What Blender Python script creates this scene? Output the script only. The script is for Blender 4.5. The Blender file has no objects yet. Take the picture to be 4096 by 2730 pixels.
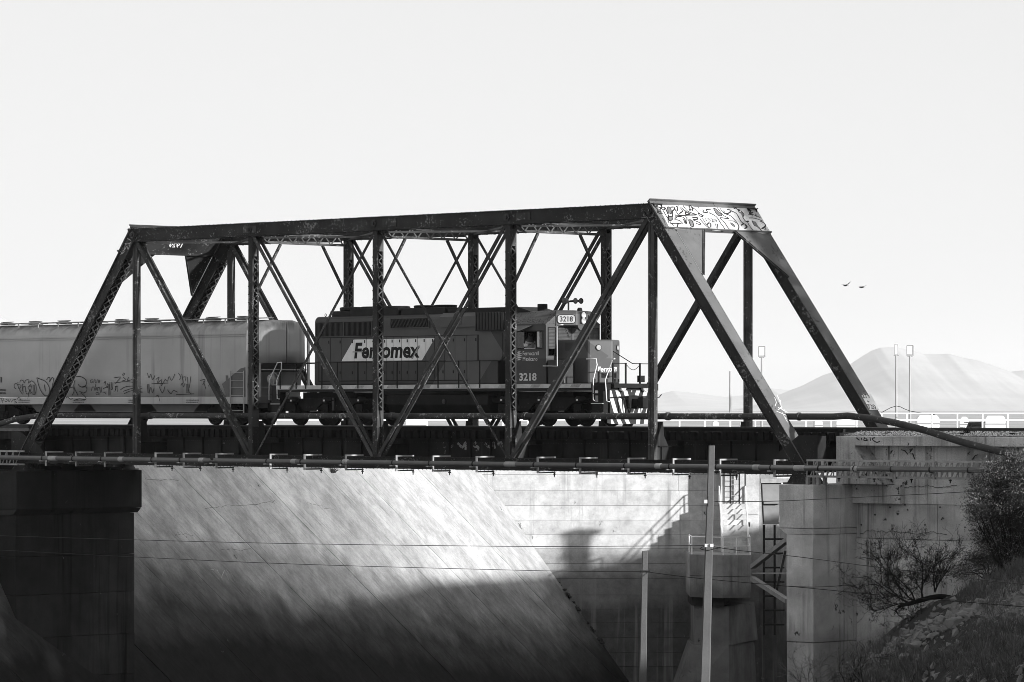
import bpy, bmesh, math, random
from mathutils import Vector, Matrix
R = math.radians
rnd = random.Random(7)
S = bpy.context.scene
COL = S.collection

# ------------------------------------------------------------------ camera
CX, CY, CZ, TH, F = 144.803, -113.468, 0.624, 0.78889, 16478.0
cam = bpy.data.cameras.new('camera'); cam_o = bpy.data.objects.new('camera', cam); COL.objects.link(cam_o)
cam.sensor_width = 36.0; cam.lens = 36.0 * F / 4096
cam.shift_y = (1642.667 - 1365) / 4096
cam.clip_start = 1.0; cam.clip_end = 60000
cam_o.location = (CX, CY, CZ); cam_o.rotation_euler = (R(90), 0, TH)
S.camera = cam_o

# ------------------------------------------------------------------ sky, sun, exposure
SUN_EL, SUN_AZ = 13.0, 6.0            # azimuth from +x towards +y
w = bpy.data.worlds.new('World'); S.world = w; w.use_nodes = True
nt = w.node_tree; nt.nodes.clear()
sky = nt.nodes.new('ShaderNodeTexSky'); sky.sky_type = 'NISHITA'; sky.sun_disc = False
sky.sun_elevation = R(SUN_EL); sky.sun_rotation = R(90 - SUN_AZ)
sky.dust_density = 0.6; sky.air_density = 1.0; sky.ozone_density = 1.0
bw = nt.nodes.new('ShaderNodeRGBToBW')
pw = nt.nodes.new('ShaderNodeMath'); pw.operation = 'POWER'; pw.inputs[1].default_value = 0.25
ml = nt.nodes.new('ShaderNodeMath'); ml.operation = 'MULTIPLY'; ml.inputs[1].default_value = 3.2
bg = nt.nodes.new('ShaderNodeBackground'); bg.inputs['Strength'].default_value = 0.1
out = nt.nodes.new('ShaderNodeOutputWorld')
nt.links.new(sky.outputs[0], bw.inputs[0]); nt.links.new(bw.outputs[0], pw.inputs[0])
nt.links.new(pw.outputs[0], ml.inputs[0]); nt.links.new(ml.outputs[0], bg.inputs['Color'])
nt.links.new(bg.outputs[0], out.inputs['Surface'])
sun = bpy.data.lights.new('sun', 'SUN'); sun.energy = 5.0; sun.angle = R(1.6); sun.color = (1, 1, 1)
sun_o = bpy.data.objects.new('sun', sun); COL.objects.link(sun_o)
sd = Vector((math.cos(R(SUN_EL)) * math.cos(R(SUN_AZ)), math.cos(R(SUN_EL)) * math.sin(R(SUN_AZ)), math.sin(R(SUN_EL))))
sun_o.rotation_euler = (-sd).to_track_quat('-Z', 'Y').to_euler()
sun_o.location = (90, 20, 40)
S.view_settings.view_transform = 'Standard'; S.view_settings.look = 'None'
S.view_settings.gamma = 1.0; S.view_settings.exposure = 0.8; S.view_settings.use_curve_mapping = False
S.render.engine = 'CYCLES'
S.cycles.filter_width = 0.85; S.cycles.use_denoising = True; S.cycles.denoising_prefilter = 'ACCURATE'
S.cycles.max_bounces = 6; S.cycles.diffuse_bounces = 3; S.cycles.volume_bounces = 1

# ------------------------------------------------------------------ survey helpers: a line of sight met with a real plane
DV = Vector((-math.sin(TH), math.cos(TH), 0)); RV = Vector((math.cos(TH), math.sin(TH), 0)); CAM = Vector((CX, CY, CZ))
def ray(u, v): return DV + RV * ((u - 2048) / F) + Vector((0, 0, 1)) * ((1642.667 - v) / F)
def onY(u, v, y): r = ray(u, v); return CAM + r * ((y - CY) / r.y)
def onX(u, v, x): r = ray(u, v); return CAM + r * ((x - CX) / r.x)
def onD(u, v, k): return CAM + ray(u, v) * k
def onP(u, v, p, n): r = ray(u, v); return CAM + r * ((Vector(p) - CAM).dot(n) / r.dot(n))

# ------------------------------------------------------------------ materials
MATS = {}
def material(name, base, rough=0.8, var=0.25, scale=2.0, chip=None, streak=None, bump=0.0, bump_scale=40, metallic=0.0, streak_axis='Z', spec=0.3, build=None, fine=0.0, per=0.0, drip=None):
    """grey procedural paint / stone: base value, large noise, fine speckle, chips (value, amount, scale), run-off streaks (value, amount)"""
    m = bpy.data.materials.new(name); m.use_nodes = True
    t = m.node_tree; N = t.nodes; L = t.links
    b = N['Principled BSDF']; b.inputs['Roughness'].default_value = rough; b.inputs['Metallic'].default_value = metallic
    b.inputs['Specular IOR Level'].default_value = spec
    geo = N.new('ShaderNodeNewGeometry'); pos = geo.outputs['Position']
    def noise(sc, det=5, vec=None, rg=0.6):
        n = N.new('ShaderNodeTexNoise'); n.inputs['Scale'].default_value = sc; n.inputs['Detail'].default_value = det
        n.inputs['Roughness'].default_value = rg; L.new(vec or pos, n.inputs['Vector']); return n.outputs[0]
    def mapr(x, a, c, d, e):
        k = N.new('ShaderNodeMapRange'); k.inputs[1].default_value = a; k.inputs[2].default_value = c
        k.inputs[3].default_value = d; k.inputs[4].default_value = e; L.new(x, k.inputs[0]); return k.outputs[0]
    def math2(op, x, y):
        k = N.new('ShaderNodeMath'); k.operation = op
        for i, q in enumerate((x, y)):
            if hasattr(q, 'is_linked') or hasattr(q, 'links'): L.new(q, k.inputs[i])
            else: k.inputs[i].default_value = q
        return k.outputs[0]
    def mix(fac, x, y):
        k = N.new('ShaderNodeMix'); k.data_type = 'FLOAT'; L.new(fac, k.inputs[0])
        for i, q in ((2, x), (3, y)):
            if hasattr(q, 'links'): L.new(q, k.inputs[i])
            else: k.inputs[i].default_value = q
        return k.outputs[0]
    val = base
    if build: val = build(N, L, pos, noise, mapr, math2, mix)
    f = mapr(noise(scale), 0.3, 0.7, 1 - var, 1 + var)
    val = math2('MULTIPLY', f, val) if True else val
    if per:
        oi = N.new('ShaderNodeObjectInfo'); val = math2('MULTIPLY', val, mapr(oi.outputs['Random'], 0, 1, 1 - per, 1 + per))
    if fine: val = math2('MULTIPLY', val, mapr(noise(28, 3), 0.25, 0.75, 1 - fine, 1 + fine))
    if streak:
        mp = N.new('ShaderNodeMapping'); mp.inputs['Scale'].default_value = streak[3] if len(streak) > 3 else (1, 1, 0.06)
        L.new(pos, mp.inputs['Vector'])
        s = noise(streak[2] if len(streak) > 2 else 1.6, 5, mp.outputs[0], 0.65)
        val = mix(mapr(s, 0.62 - streak[1], 0.80 - streak[1], 0, 1), val, streak[0])
    if drip:
        mp = N.new('ShaderNodeMapping'); mp.inputs['Scale'].default_value = (1, 1, 0.025); L.new(pos, mp.inputs['Vector'])
        d1 = noise(drip[1], 4, mp.outputs[0], 0.7); d2 = noise(0.35, 3)
        val = mix(math2('MULTIPLY', mapr(d1, 0.52, 0.66, 0, 1), mapr(d2, 0.40, 0.60, 0, 1)), val, drip[0])
    if chip:
        c1 = noise(chip[2], 6, None, 0.72); c2 = noise(chip[2] * 0.13, 3)
        cs = math2('ADD', c1, math2('MULTIPLY', math2('SUBTRACT', c2, 0.5), 0.55))
        val = mix(mapr(cs, chip[1], chip[1] + 0.03, 0, 1), val, chip[0])
    comb = N.new('ShaderNodeCombineColor')
    for i in range(3): L.new(val, comb.inputs[i])
    L.new(comb.outputs[0], b.inputs['Base Color'])
    if bump:
        bp = N.new('ShaderNodeBump'); bp.inputs['Strength'].default_value = bump; bp.inputs['Distance'].default_value = 0.03
        L.new(noise(bump_scale, 4), bp.inputs['Height']); L.new(bp.outputs[0], b.inputs['Normal'])
    MATS[name] = m; return m

def stain_shade(N, L, pos, noise, mapr, math2, v, levels, raise_=None):
    # shade towards the channel bottom painted in ragged bands; headwall partly real water stain
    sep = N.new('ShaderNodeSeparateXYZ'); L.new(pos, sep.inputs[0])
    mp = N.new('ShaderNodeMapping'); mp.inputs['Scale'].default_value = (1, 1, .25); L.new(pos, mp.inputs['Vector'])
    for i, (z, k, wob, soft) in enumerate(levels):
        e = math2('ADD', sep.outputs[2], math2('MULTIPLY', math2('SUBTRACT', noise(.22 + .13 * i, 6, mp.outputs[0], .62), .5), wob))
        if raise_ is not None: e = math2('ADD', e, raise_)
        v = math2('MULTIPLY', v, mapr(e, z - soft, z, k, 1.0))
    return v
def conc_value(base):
    return lambda N, L, pos, noise, mapr, math2, mix: stain_shade(N, L, pos, noise, mapr, math2, math2('ADD', base, 0.0), ((-4.9, .8, 1.2, .5), (-7.0, .6, 2.0, .6), (-9.0, .5, 2.0, .7)))  # abutment and tower concrete get the same painted shade low down
STEEL = material('old_steel', 0.026, 0.55, 0.5, 0.8, spec=0.12, chip=(0.17, 0.61, 9.0), bump=0.3, bump_scale=14, streak=(0.04, -0.04, 2.2))
STEEL2 = material('worn_steel', 0.048, 0.55, 0.5, 1.0, spec=0.12, per=0.35, chip=(0.18, 0.60, 7.0), bump=0.25, bump_scale=14, streak=(0.055, 0.0, 2.0))
COVER = material('pale_plate', 0.105, 0.75, 0.2, 1.2, chip=(0.03, 0.62, 8.0), bump=0.15, bump_scale=18)  # lighter grey for end post covers and the right portal
WEB = material('girder_steel', 0.020, 0.75, 0.6, 0.55, spec=0.1, chip=(0.16, 0.70, 6.0), streak=(0.07, 0.0, 1.5), bump=0.2, bump_scale=12)
PIPE_OLD = material('flaking_pipe', 0.035, 0.7, 0.4, 1.4, chip=(0.24, 0.60, 7.0), bump=0.35, bump_scale=12)
PIPE_NEW = material('grey_pipe', 0.10, 0.5, 0.15, 2.0, chip=(0.3, 0.74, 8.0))
ZINC = material('zinc_bracket', 0.30, 0.5, 0.25, 4.0, chip=(0.08, 0.66, 9.0))
TIMBER = material('creosoted_timber', 0.012, spec=0.1, rough=0.9, var=0.5, scale=3.0, bump=0.4, bump_scale=30, chip=(0.09, 0.72, 9.0))
RAILM = material('rail_steel', 0.03, 0.45, 0.3, 2.0)
RAILTOP = material('polished_rail_head', 0.35, 0.3, 0.1, 2.0, metallic=0.8)
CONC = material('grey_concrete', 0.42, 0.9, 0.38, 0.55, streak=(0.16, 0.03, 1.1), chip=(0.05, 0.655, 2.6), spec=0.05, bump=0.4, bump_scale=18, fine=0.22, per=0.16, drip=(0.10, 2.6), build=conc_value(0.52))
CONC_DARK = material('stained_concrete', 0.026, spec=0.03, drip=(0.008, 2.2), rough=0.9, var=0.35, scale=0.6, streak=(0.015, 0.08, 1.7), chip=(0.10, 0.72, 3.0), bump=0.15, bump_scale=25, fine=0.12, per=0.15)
GRAVEL = material('ballast', 0.16, 0.95, 0.5, 9.0, bump=0.6, bump_scale=30)
WHITE = material('white_paint', 0.75, 0.6, 0.08, 3.0)
PALE = material('pale_paint', 0.6, 0.6, 0.2, 3.0)
BLACK = material('black_paint', 0.010, 0.5, 0.4, 2.0, spec=0.15, chip=(0.05, 0.68, 7.0))
INK = material('black_spray', 0.012, 0.8, 0.2, 3.0)

# ------------------------------------------------------------------ mesh building
class MB:
    def __init__(s): s.v = []; s.f = []
    def add(s, vs, fs):
        o = len(s.v); s.v += [tuple(p) for p in vs]; s.f += [tuple(o + i for i in q) for q in fs]; return s
    def box(s, a, b):
        x0, x1 = sorted((a[0], b[0])); y0, y1 = sorted((a[1], b[1])); z0, z1 = sorted((a[2], b[2]))
        return s.add([(x0,y0,z0),(x1,y0,z0),(x1,y1,z0),(x0,y1,z0),(x0,y0,z1),(x1,y0,z1),(x1,y1,z1),(x0,y1,z1)],
                     [(0,3,2,1),(4,5,6,7),(0,1,5,4),(1,2,6,5),(2,3,7,6),(3,0,4,7)])
    def obox(s, c, ux, uy, uz):     # centre and three half-axis vectors
        c = Vector(c); P = [c + a*ux + b*uy + d*uz for d in (-1,1) for (a,b) in ((-1,-1),(1,-1),(1,1),(-1,1))]
        fl = [(0,3,2,1),(4,5,6,7),(0,1,5,4),(1,2,6,5),(2,3,7,6),(3,0,4,7)]
        if Vector(ux).cross(Vector(uy)).dot(Vector(uz)) < 0: fl = [q[::-1] for q in fl]
        return s.add(P, fl)
    def bar(s, p, q, wd, ht, up=(0,0,1)):   # wd across, ht along 'up'
        p = Vector(p); q = Vector(q); d = (q - p); l = d.length / 2; d.normalize()
        u = Vector(up); sd_ = d.cross(u)
        if sd_.length < 1e-5: sd_ = d.cross(Vector((1,0,0)))
        sd_.normalize(); u = sd_.cross(d)
        return s.obox((p + q) / 2, d * l, sd_ * (wd / 2), u * (ht / 2))
    def tube(s, pts, r, n=8, caps=True):
        pts = [Vector(p) for p in pts]; rs = r if isinstance(r, (list, tuple)) else [r] * len(pts)
        o = len(s.v); a = None
        for i, p in enumerate(pts):
            d = (pts[min(i+1, len(pts)-1)] - pts[max(i-1, 0)]).normalized()
            if a is None:
                a = d.cross(Vector((0,0,1)))
                if a.length < 1e-3: a = d.cross(Vector((1,0,0)))
            a = (a - d * a.dot(d)).normalized(); b = d.cross(a)
            for k in range(n):
                t = 2 * math.pi * k / n; s.v.append(tuple(p + (a * math.cos(t) + b * math.sin(t)) * rs[i]))
        for i in range(len(pts) - 1):
            for k in range(n):
                k2 = (k + 1) % n; s.f.append((o+i*n+k, o+i*n+k2, o+(i+1)*n+k2, o+(i+1)*n+k))
        if caps:
            s.f.append(tuple(o + k for k in range(n))[::-1]); s.f.append(tuple(o + (len(pts)-1)*n + k for k in range(n)))
        return s
    def prism(s, pts, vec):         # planar polygon pushed along vec
        pts = [Vector(p) for p in pts]; n = len(pts); vec = Vector(vec)
        nn = Vector((0,0,0))
        for i in range(n): nn += pts[i].cross(pts[(i+1) % n])
        if nn.dot(vec) > 0: pts = pts[::-1]
        return s.add(pts + [p + vec for p in pts], [tuple(range(n)), tuple(range(2*n-1, n-1, -1))] +
                     [(i, i + n, (i+1) % n + n, (i+1) % n) for i in range(n)])
    def rivet(s, p, nrm, r=0.022):
        p = Vector(p); n = Vector(nrm).normalized(); a = n.orthogonal().normalized(); b = n.cross(a)
        q = [p + (a * math.cos(t) + b * math.sin(t)) * r for t in (0, 1.571, 3.142, 4.712)]
        return s.add(q + [p + n * r * 0.9], [(0,1,4),(1,2,4),(2,3,4),(3,0,4)])
    def ribbon(s, pts, wd, nrm):
        pts = [Vector(p) for p in pts]; nrm = Vector(nrm).normalized(); o = len(s.v); m = len(pts)
        for i, p in enumerate(pts):
            d = (pts[min(i+1, m-1)] - pts[max(i-1, 0)]).normalized(); a = nrm.cross(d).normalized() * wd / 2
            s.v += [tuple(p + a), tuple(p - a)]
        for i in range(m - 1): s.f.append((o+2*i, o+2*i+1, o+2*i+3, o+2*i+2))
        return s
    def lathe(s, prof, c, ax, n=16):  # prof: (radius, distance along ax)
        ax = Vector(ax).normalized(); a = ax.orthogonal().normalized(); b = ax.cross(a); c = Vector(c); o = len(s.v)
        for r, h in prof:
            for k in range(n):
                t = 2*math.pi*k/n; s.v.append(tuple(c + ax*h + (a*math.cos(t) + b*math.sin(t))*r))
        for i in range(len(prof)-1):
            for k in range(n):
                k2 = (k+1) % n; s.f.append((o+i*n+k, o+i*n+k2, o+(i+1)*n+k2, o+(i+1)*n+k))
        s.f.append(tuple(o+k for k in range(n))[::-1]); s.f.append(tuple(o+(len(prof)-1)*n+k for k in range(n)))
        return s

def wloc(o):
    p = Vector((0,0,0))
    while o: p += o.location; o = o.parent
    return p
def obj(name, mb, mat, parent=None, smooth=False, kind=None, bevel=0.0, origin=None):
    """one mesh object; vertices are given in world metres"""
    off = wloc(parent) if parent else (Vector(origin) if origin else Vector((0,0,0)))
    me = bpy.data.meshes.new(name)
    me.from_pydata([(v[0]-off.x, v[1]-off.y, v[2]-off.z) for v in mb.v], [], mb.f); me.update()
    if smooth: me.polygons.foreach_set('use_smooth', [True] * len(me.polygons))
    mats = mat if isinstance(mat, list) else [mat]
    for q in mats: me.materials.append(q)
    o = bpy.data.objects.new(name, me); COL.objects.link(o)
    if parent: o.parent = parent
    else: o.location = off
    if kind: o['kind'] = kind
    if bevel:
        bm_ = o.modifiers.new('edge', 'BEVEL'); bm_.width = bevel; bm_.segments = 2; bm_.limit_method = 'ANGLE'
    return o
def thing(name, loc, label, cat, group=None):
    o = bpy.data.objects.new(name, None); COL.objects.link(o); o.location = loc; o.empty_display_size = 0.3
    o['label'] = label; o['category'] = cat
    if group: o['group'] = group
    return o
def tag(o, label, cat, group=None):
    o['label'] = label; o['category'] = cat
    if group: o['group'] = group
    return o
def structure(o): o['kind'] = 'structure'; return o
def shared(name, me, parent, loc, rot=None, mat4=None):   # one more object on a mesh that exists; loc in world metres
    o = bpy.data.objects.new(name, me); COL.objects.link(o); o.parent = parent
    l = Vector(loc) - wloc(parent)
    if mat4 is not None: o.matrix_local = Matrix.Translation(l) @ mat4
    else:
        o.location = l
        if rot: o.rotation_euler = rot
    return o
def copy_tree(o, parent=None):
    c = o.copy(); COL.objects.link(c); c.parent = parent
    for ch in list(o.children): copy_tree(ch, c)
    return c
def text(name, s, mat, parent, at, xd, zd, height, width=None, bold=0.0, shear=0.0, spacing=1.0, mirror=False):
    """lettering as a flat mesh: 'at' is the lower left corner in world metres, xd / zd the reading and upright directions"""
    cu = bpy.data.curves.new(name, 'FONT'); cu.body = s; cu.size = 1.0; cu.offset = bold; cu.shear = shear
    cu.resolution_u = 3; cu.space_character = spacing
    t = bpy.data.objects.new(name, cu); COL.objects.link(t)
    dg = bpy.context.evaluated_depsgraph_get(); me = bpy.data.meshes.new_from_object(t.evaluated_get(dg))
    bpy.data.objects.remove(t); bpy.data.curves.remove(cu)
    xs = [v.co.x for v in me.vertices]; ys = [v.co.y for v in me.vertices]
    if not xs: return None
    x0, x1, y0, y1 = min(xs), max(xs), min(ys), max(ys)
    k = height / (y1 - y0); kx = (width / (x1 - x0)) if width else k
    xd = Vector(xd).normalized(); zd = Vector(zd).normalized(); off = wloc(parent); at = Vector(at)
    for v in me.vertices:
        a = (v.co.x - x0) * kx
        if mirror: a = (x1 - x0) * kx - a
        v.co = at + xd * a + zd * ((v.co.y - y0) * k) - off
    me.materials.clear(); me.materials.append(mat)
    o = bpy.data.objects.new(name, me); COL.objects.link(o); o.parent = parent
    return o
def clip(poly, n, d):               # keep n.p <= d of a planar polygon
    outp = []
    for i in range(len(poly)):
        a, b = poly[i], poly[(i+1) % len(poly)]; da, db = a.dot(n) - d, b.dot(n) - d
        if da <= 0: outp.append(a)
        if (da < 0 < db) or (db < 0 < da): outp.append(a + (b - a) * (da / (da - db)))
    return outp

# ================================================================== THE SETTING
W = 5.372; P = 7.62; YM = W / 2; L6 = 6 * P
def kr(k, r, z): q = CAM + DV * k + RV * r; return Vector((q.x, q.y, z))
GZ = -0.7

# ---- concrete of the chute: pale, streaked along the fall line, shade painted into its lower part
SA = onD(1940, 1910, 240); SB = onD(2420, 2590, 240); SP = Vector((1.0, -1.37, -8.79))
SN = (SB - SA).cross(SP - SA).normalized()
if SN.z < 0: SN = -SN
e1 = (onP(1500, 2310, SA, SN) - onP(1200, 2000, SA, SN)).normalized(); e2 = SN.cross(e1).normalized()
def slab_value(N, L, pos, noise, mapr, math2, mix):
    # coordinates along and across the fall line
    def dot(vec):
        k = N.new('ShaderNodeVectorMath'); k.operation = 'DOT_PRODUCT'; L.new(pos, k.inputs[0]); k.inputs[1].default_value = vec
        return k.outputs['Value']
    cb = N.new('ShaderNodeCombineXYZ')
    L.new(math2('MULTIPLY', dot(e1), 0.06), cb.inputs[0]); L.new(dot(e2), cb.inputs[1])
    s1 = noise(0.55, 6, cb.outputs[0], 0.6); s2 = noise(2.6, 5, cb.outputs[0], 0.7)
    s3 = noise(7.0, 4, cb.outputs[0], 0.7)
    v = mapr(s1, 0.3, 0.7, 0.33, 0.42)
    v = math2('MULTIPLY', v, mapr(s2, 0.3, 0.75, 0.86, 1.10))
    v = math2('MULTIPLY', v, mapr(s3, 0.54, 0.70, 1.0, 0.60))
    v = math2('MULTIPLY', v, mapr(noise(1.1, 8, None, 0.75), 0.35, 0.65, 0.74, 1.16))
    return stain_shade(N, L, pos, noise, mapr, math2, v, ((-4.6, .62, 4.0, .9), (-6.4, .50, 4.0, 1.0), (-7.8, .42, 3.0, 1.0), (-9.4, .40, 2.5, 1.0)), mapr(dot(DV), CAM.dot(DV) + 196, CAM.dot(DV) + 232, 0.0, 4.5))
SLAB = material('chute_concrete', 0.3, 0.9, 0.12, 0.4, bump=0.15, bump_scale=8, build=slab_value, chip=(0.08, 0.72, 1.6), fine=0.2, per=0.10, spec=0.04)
def wall_value(N, L, pos, noise, mapr, math2, mix):
    v = math2('MULTIPLY', mapr(noise(0.35, 6), 0.3, 0.7, 0.40, 0.54), mapr(noise(1.7, 6, None, .7), .38, .62, .82, 1.1))
    return stain_shade(N, L, pos, noise, mapr, math2, v, ((-7.3, .62, 1.6, .5), (-8.6, .55, 1.6, .6), (-10.4, .55, 2.0, .7)))
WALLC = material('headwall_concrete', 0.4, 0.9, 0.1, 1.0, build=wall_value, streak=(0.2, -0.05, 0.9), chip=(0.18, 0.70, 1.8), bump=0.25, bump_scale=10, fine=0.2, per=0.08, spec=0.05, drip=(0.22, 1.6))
EARTH = material('dry_ground', 0.42, 0.95, 0.35, 0.06, bump=0.3, bump_scale=2, fine=0.25)
SOIL = material('hillside_soil', 0.030, spec=0.05, rough=0.95, var=0.45, scale=0.7, bump=0.8, bump_scale=9, chip=(0.13, 0.64, 6.0), fine=0.4)

# ---- ground: one sheet out to the horizon, open over the channel
gx, gy = SN.x / SN.z, SN.y / SN.z
def edge_x(y, z): return SP.x - (z - SP.z + gy * (y - SP.y)) / gx
bank = [Vector((47.3, 6.2, GZ)), Vector((9.0, 67, GZ))]
BM = Vector((17.5, 44.5, GZ)); bd = bank[1] - BM; tk = (240 - (BM - CAM).dot(DV)) / bd.dot(DV); BR = BM + bd * tk
t1 = onD(1940 - (1910 - 1642.667 - (CZ - GZ) * F / 240) / 1.4167, 1642.667 + (CZ - GZ) * F / 240, 240)
g = MB()
g.add([kr(240, -20000, GZ), kr(240, 20000, GZ), kr(45000, 20000, GZ), kr(45000, -20000, GZ)], [(0, 1, 2, 3)])
g.add([(edge_x(-200, GZ), -200, GZ), (t1.x, t1.y, GZ), kr(240, -8000, GZ)], [(0, 1, 2)])
g.add([(5000, 6.2, GZ), kr(240, 8000, GZ), (BR.x, BR.y, GZ), (BM.x, BM.y, GZ), (47.3, 6.2, GZ)], [(0, 1, 2, 3, 4)])
structure(obj('ground', g, EARTH))
structure(obj('channel_floor', MB().add([(-60, -300, -17), (400, -300, -17), (400, 90, -17), (-60, 90, -17)], [(0, 1, 2, 3)]), CONC_DARK))

# ---- sloping chute of long concrete panels
chute = thing('chute_wall', (-8, 12, -9), 'steep streaked concrete chute slope running down under the bridge', 'concrete slope')
lo, hi = -40, 60
j = -24
while j < 24:
    wd = 3.4 + rnd.uniform(-0.5, 0.5)
    lift = rnd.uniform(-0.02, 0.02)
    c0 = SP + e2 * (j * 3.4) + SN * lift
    poly = [c0 + e1 * a + e2 * b for a, b in ((-120, 0.012), (120, 0.012), (120, 3.388), (-120, 3.388))]
    poly = clip(poly, Vector((0, 0, 1)), GZ - 0.01); poly = clip(poly, Vector((0, 0, -1)), 17) if poly else poly
    poly = clip(poly, Vector((0, -1, 0)), 40) if poly else poly
    poly = clip(poly, DV, CAM.dot(DV) + 239.96) if poly else poly
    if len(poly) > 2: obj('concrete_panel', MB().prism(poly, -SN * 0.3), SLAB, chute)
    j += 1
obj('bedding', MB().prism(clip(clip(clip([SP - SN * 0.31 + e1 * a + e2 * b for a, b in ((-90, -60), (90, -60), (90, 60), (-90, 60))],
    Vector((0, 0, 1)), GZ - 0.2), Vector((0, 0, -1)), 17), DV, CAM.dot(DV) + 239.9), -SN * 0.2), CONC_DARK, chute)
for (u0, v0, n_, du, dv) in ((580, 1918, 16, 9, -.6), (820, 2040, 20, 11, -1.5), (1000, 2015, 12, 9, -2.2), (1230, 2015, 14, 8, 1.4), (880, 2210, 12, 12, -.6), (700, 2140, 10, 8, .8)):
    pts = []; q_ = 0.0
    for i in range(n_): q_ += rnd.gauss(0, 3.2); pts.append(onP(u0 + du * i, v0 + dv * i + q_, SA + SN * .025, SN))
    obj('crack', MB().ribbon(pts, .014, SN), CONC_DARK, chute)
scr = MB().ribbon([onP(u, v, SA + SN * .025, SN) for u, v in ((842, 2278), (856, 2280), (850, 2288), (878, 2318))], .05, SN).ribbon([onP(u, v, SA + SN * .025, SN) for u, v in ((868, 2280), (885, 2312), (898, 2282), (915, 2320))], .04, SN).ribbon([onP(u, v, SA + SN * .025, SN) for u, v in ((905, 2279), (925, 2312), (918, 2280), (940, 2325))], .04, SN)
obj('chalk_marks', scr, CONC, chute)['kind'] = 'stuff'
# weed growing in a joint of the slope
wp = onP(1328, 1892, SA, SN)
m = MB()
for i in range(70):
    a = rnd.uniform(0, 6.28); d = Vector((math.cos(a), math.sin(a), rnd.uniform(0.3, 1.6))).normalized(); p = wp + Vector((rnd.uniform(-.15, .15), rnd.uniform(-.15, .15), 0))
    m.tube([p, p + d * rnd.uniform(.2, .5)], [0.02, 0.004], 3)
tag(obj('weed', m, material('weed', 0.05, 0.9, 0.3, 4), origin=wp), 'small dark weed sprouting high on the concrete chute', 'weed')

# ---- headwall facing us at the far end of the channel, poured in lifts
hw = thing('headwall', kr(241, 3, -17), 'pale sunlit concrete headwall poured in horizontal lifts below the locomotive', 'wall')
z = -17.0; h = 0.88; i = 0
while z < GZ - 0.2:
    h = rnd.uniform(.8, .98); z1 = min(z + h, GZ - 0.05); o = rnd.uniform(-0.012, 0.012)
    r0 = -9.0; cuts = [r0] + sorted(rnd.uniform(-4, 11) for _ in range(1)) + [12.4]
    for a, b in zip(cuts[:-1], cuts[1:]):
        if b - a < 0.3: continue
        m = MB(); q = [kr(240 + o, a + 0.006, z + 0.007), kr(240 + o, b - 0.006, z + 0.007), kr(241.2, b - 0.006, z + 0.007), kr(241.2, a + 0.006, z + 0.007)]
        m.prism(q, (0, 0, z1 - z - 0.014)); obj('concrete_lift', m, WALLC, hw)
    z += h
obj('backing', MB().prism([kr(240.15, -9, -17), kr(240.15, 12.4, -17), kr(242, 12.4, -17), kr(242, -9, -17)], (0, 0, 17 + GZ - 0.1)), CONC_DARK, hw)
# debris lying along the foot of the slope where it meets the wall
m = MB()
for i in range(26):
    t = rnd.uniform(0.6, 1.0); p = SA + (SB - SA) * t - DV * rnd.uniform(0.05, 0.35) + SN * 0.02; s_ = rnd.uniform(.03, .11)
    m.obox(p, Vector((s_, rnd.uniform(-.05, .05), 0)), Vector((0, s_ * .8, rnd.uniform(-.04, .04))), Vector((rnd.uniform(-.03, .03), 0, s_ * .6)))
o = obj('rubble', m, material('rubble', 0.04, 0.95, 0.5, 5)); o['label'] = 'dark rubble caught where the chute meets the headwall'; o['category'] = 'rubble'; o['kind'] = 'stuff'

# ---- right bank wall hidden behind the abutment (its edge throws the shade into the channel)
obj_ = obj('bank_wall', MB().prism([bank[0], BM, BR, BR + RV * 1.2, BM + RV * 1.2, bank[0] + RV * 1.2], (0, 0, -16.2)), CONC)
tag(obj_, 'concrete wall of the right bank behind the abutment', 'wall')

# ---- stair tower at the right end of the headwall
st = thing('stair_tower', kr(237, 12.5, -17), 'sunlit concrete tower with outdoor stairs, ladder and railed platform', 'stair tower')
blk = [kr(238.5, 12.1, -17), kr(238.5, 14.3, -17), kr(238.1, 15.3, -17), kr(242, 16.5, -17), kr(242, 12.1, -17)]
obj('tower_wall', MB().prism(blk, (0, 0, 16.1)), WALLC, st)
obj('tower_panel', MB().prism([kr(238.42, 13.55, -5.4), kr(238.42, 14.28, -5.4), kr(238.52, 14.28, -5.4), kr(238.52, 13.55, -5.4)], (0, 0, 4.5)), WALLC, st)
ns = 9
for i in range(ns):
    k0 = 238.5 - 0.36 * i; zt = -4.77 - 0.30 * i
    obj('stair_step', MB().prism([kr(k0, 12.05, zt - 1.4), kr(k0, 13.5, zt - 1.4), kr(k0 - 0.37, 13.5, zt - 1.4), kr(k0 - 0.37, 12.05, zt - 1.4)], (0, 0, 1.4)), WALLC, st)
plat = [kr(232.4, 10.05, -9.9), kr(231.0, 11.85, -9.9), kr(231.6, 13.45, -9.9), kr(238.4, 13.7, -9.9), kr(238.4, 10.05, -9.9)]
obj('platform', MB().prism(plat, (0, 0, 2.4)), CONC, st)
obj('platform_seam', MB().prism([p + Vector((0, 0, 1.2)) - DV * 0.012 for p in plat], (0, 0, 0.02)), CONC_DARK, st)
obj('corbel', MB().prism([kr(232.8, 10.15, -10.4), kr(231.6, 11.9, -10.4), kr(238, 12.6, -10.4), kr(238, 10.15, -10.4)], (0, 0, 0.495)), CONC_DARK, st)
shaft = MB()
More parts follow.
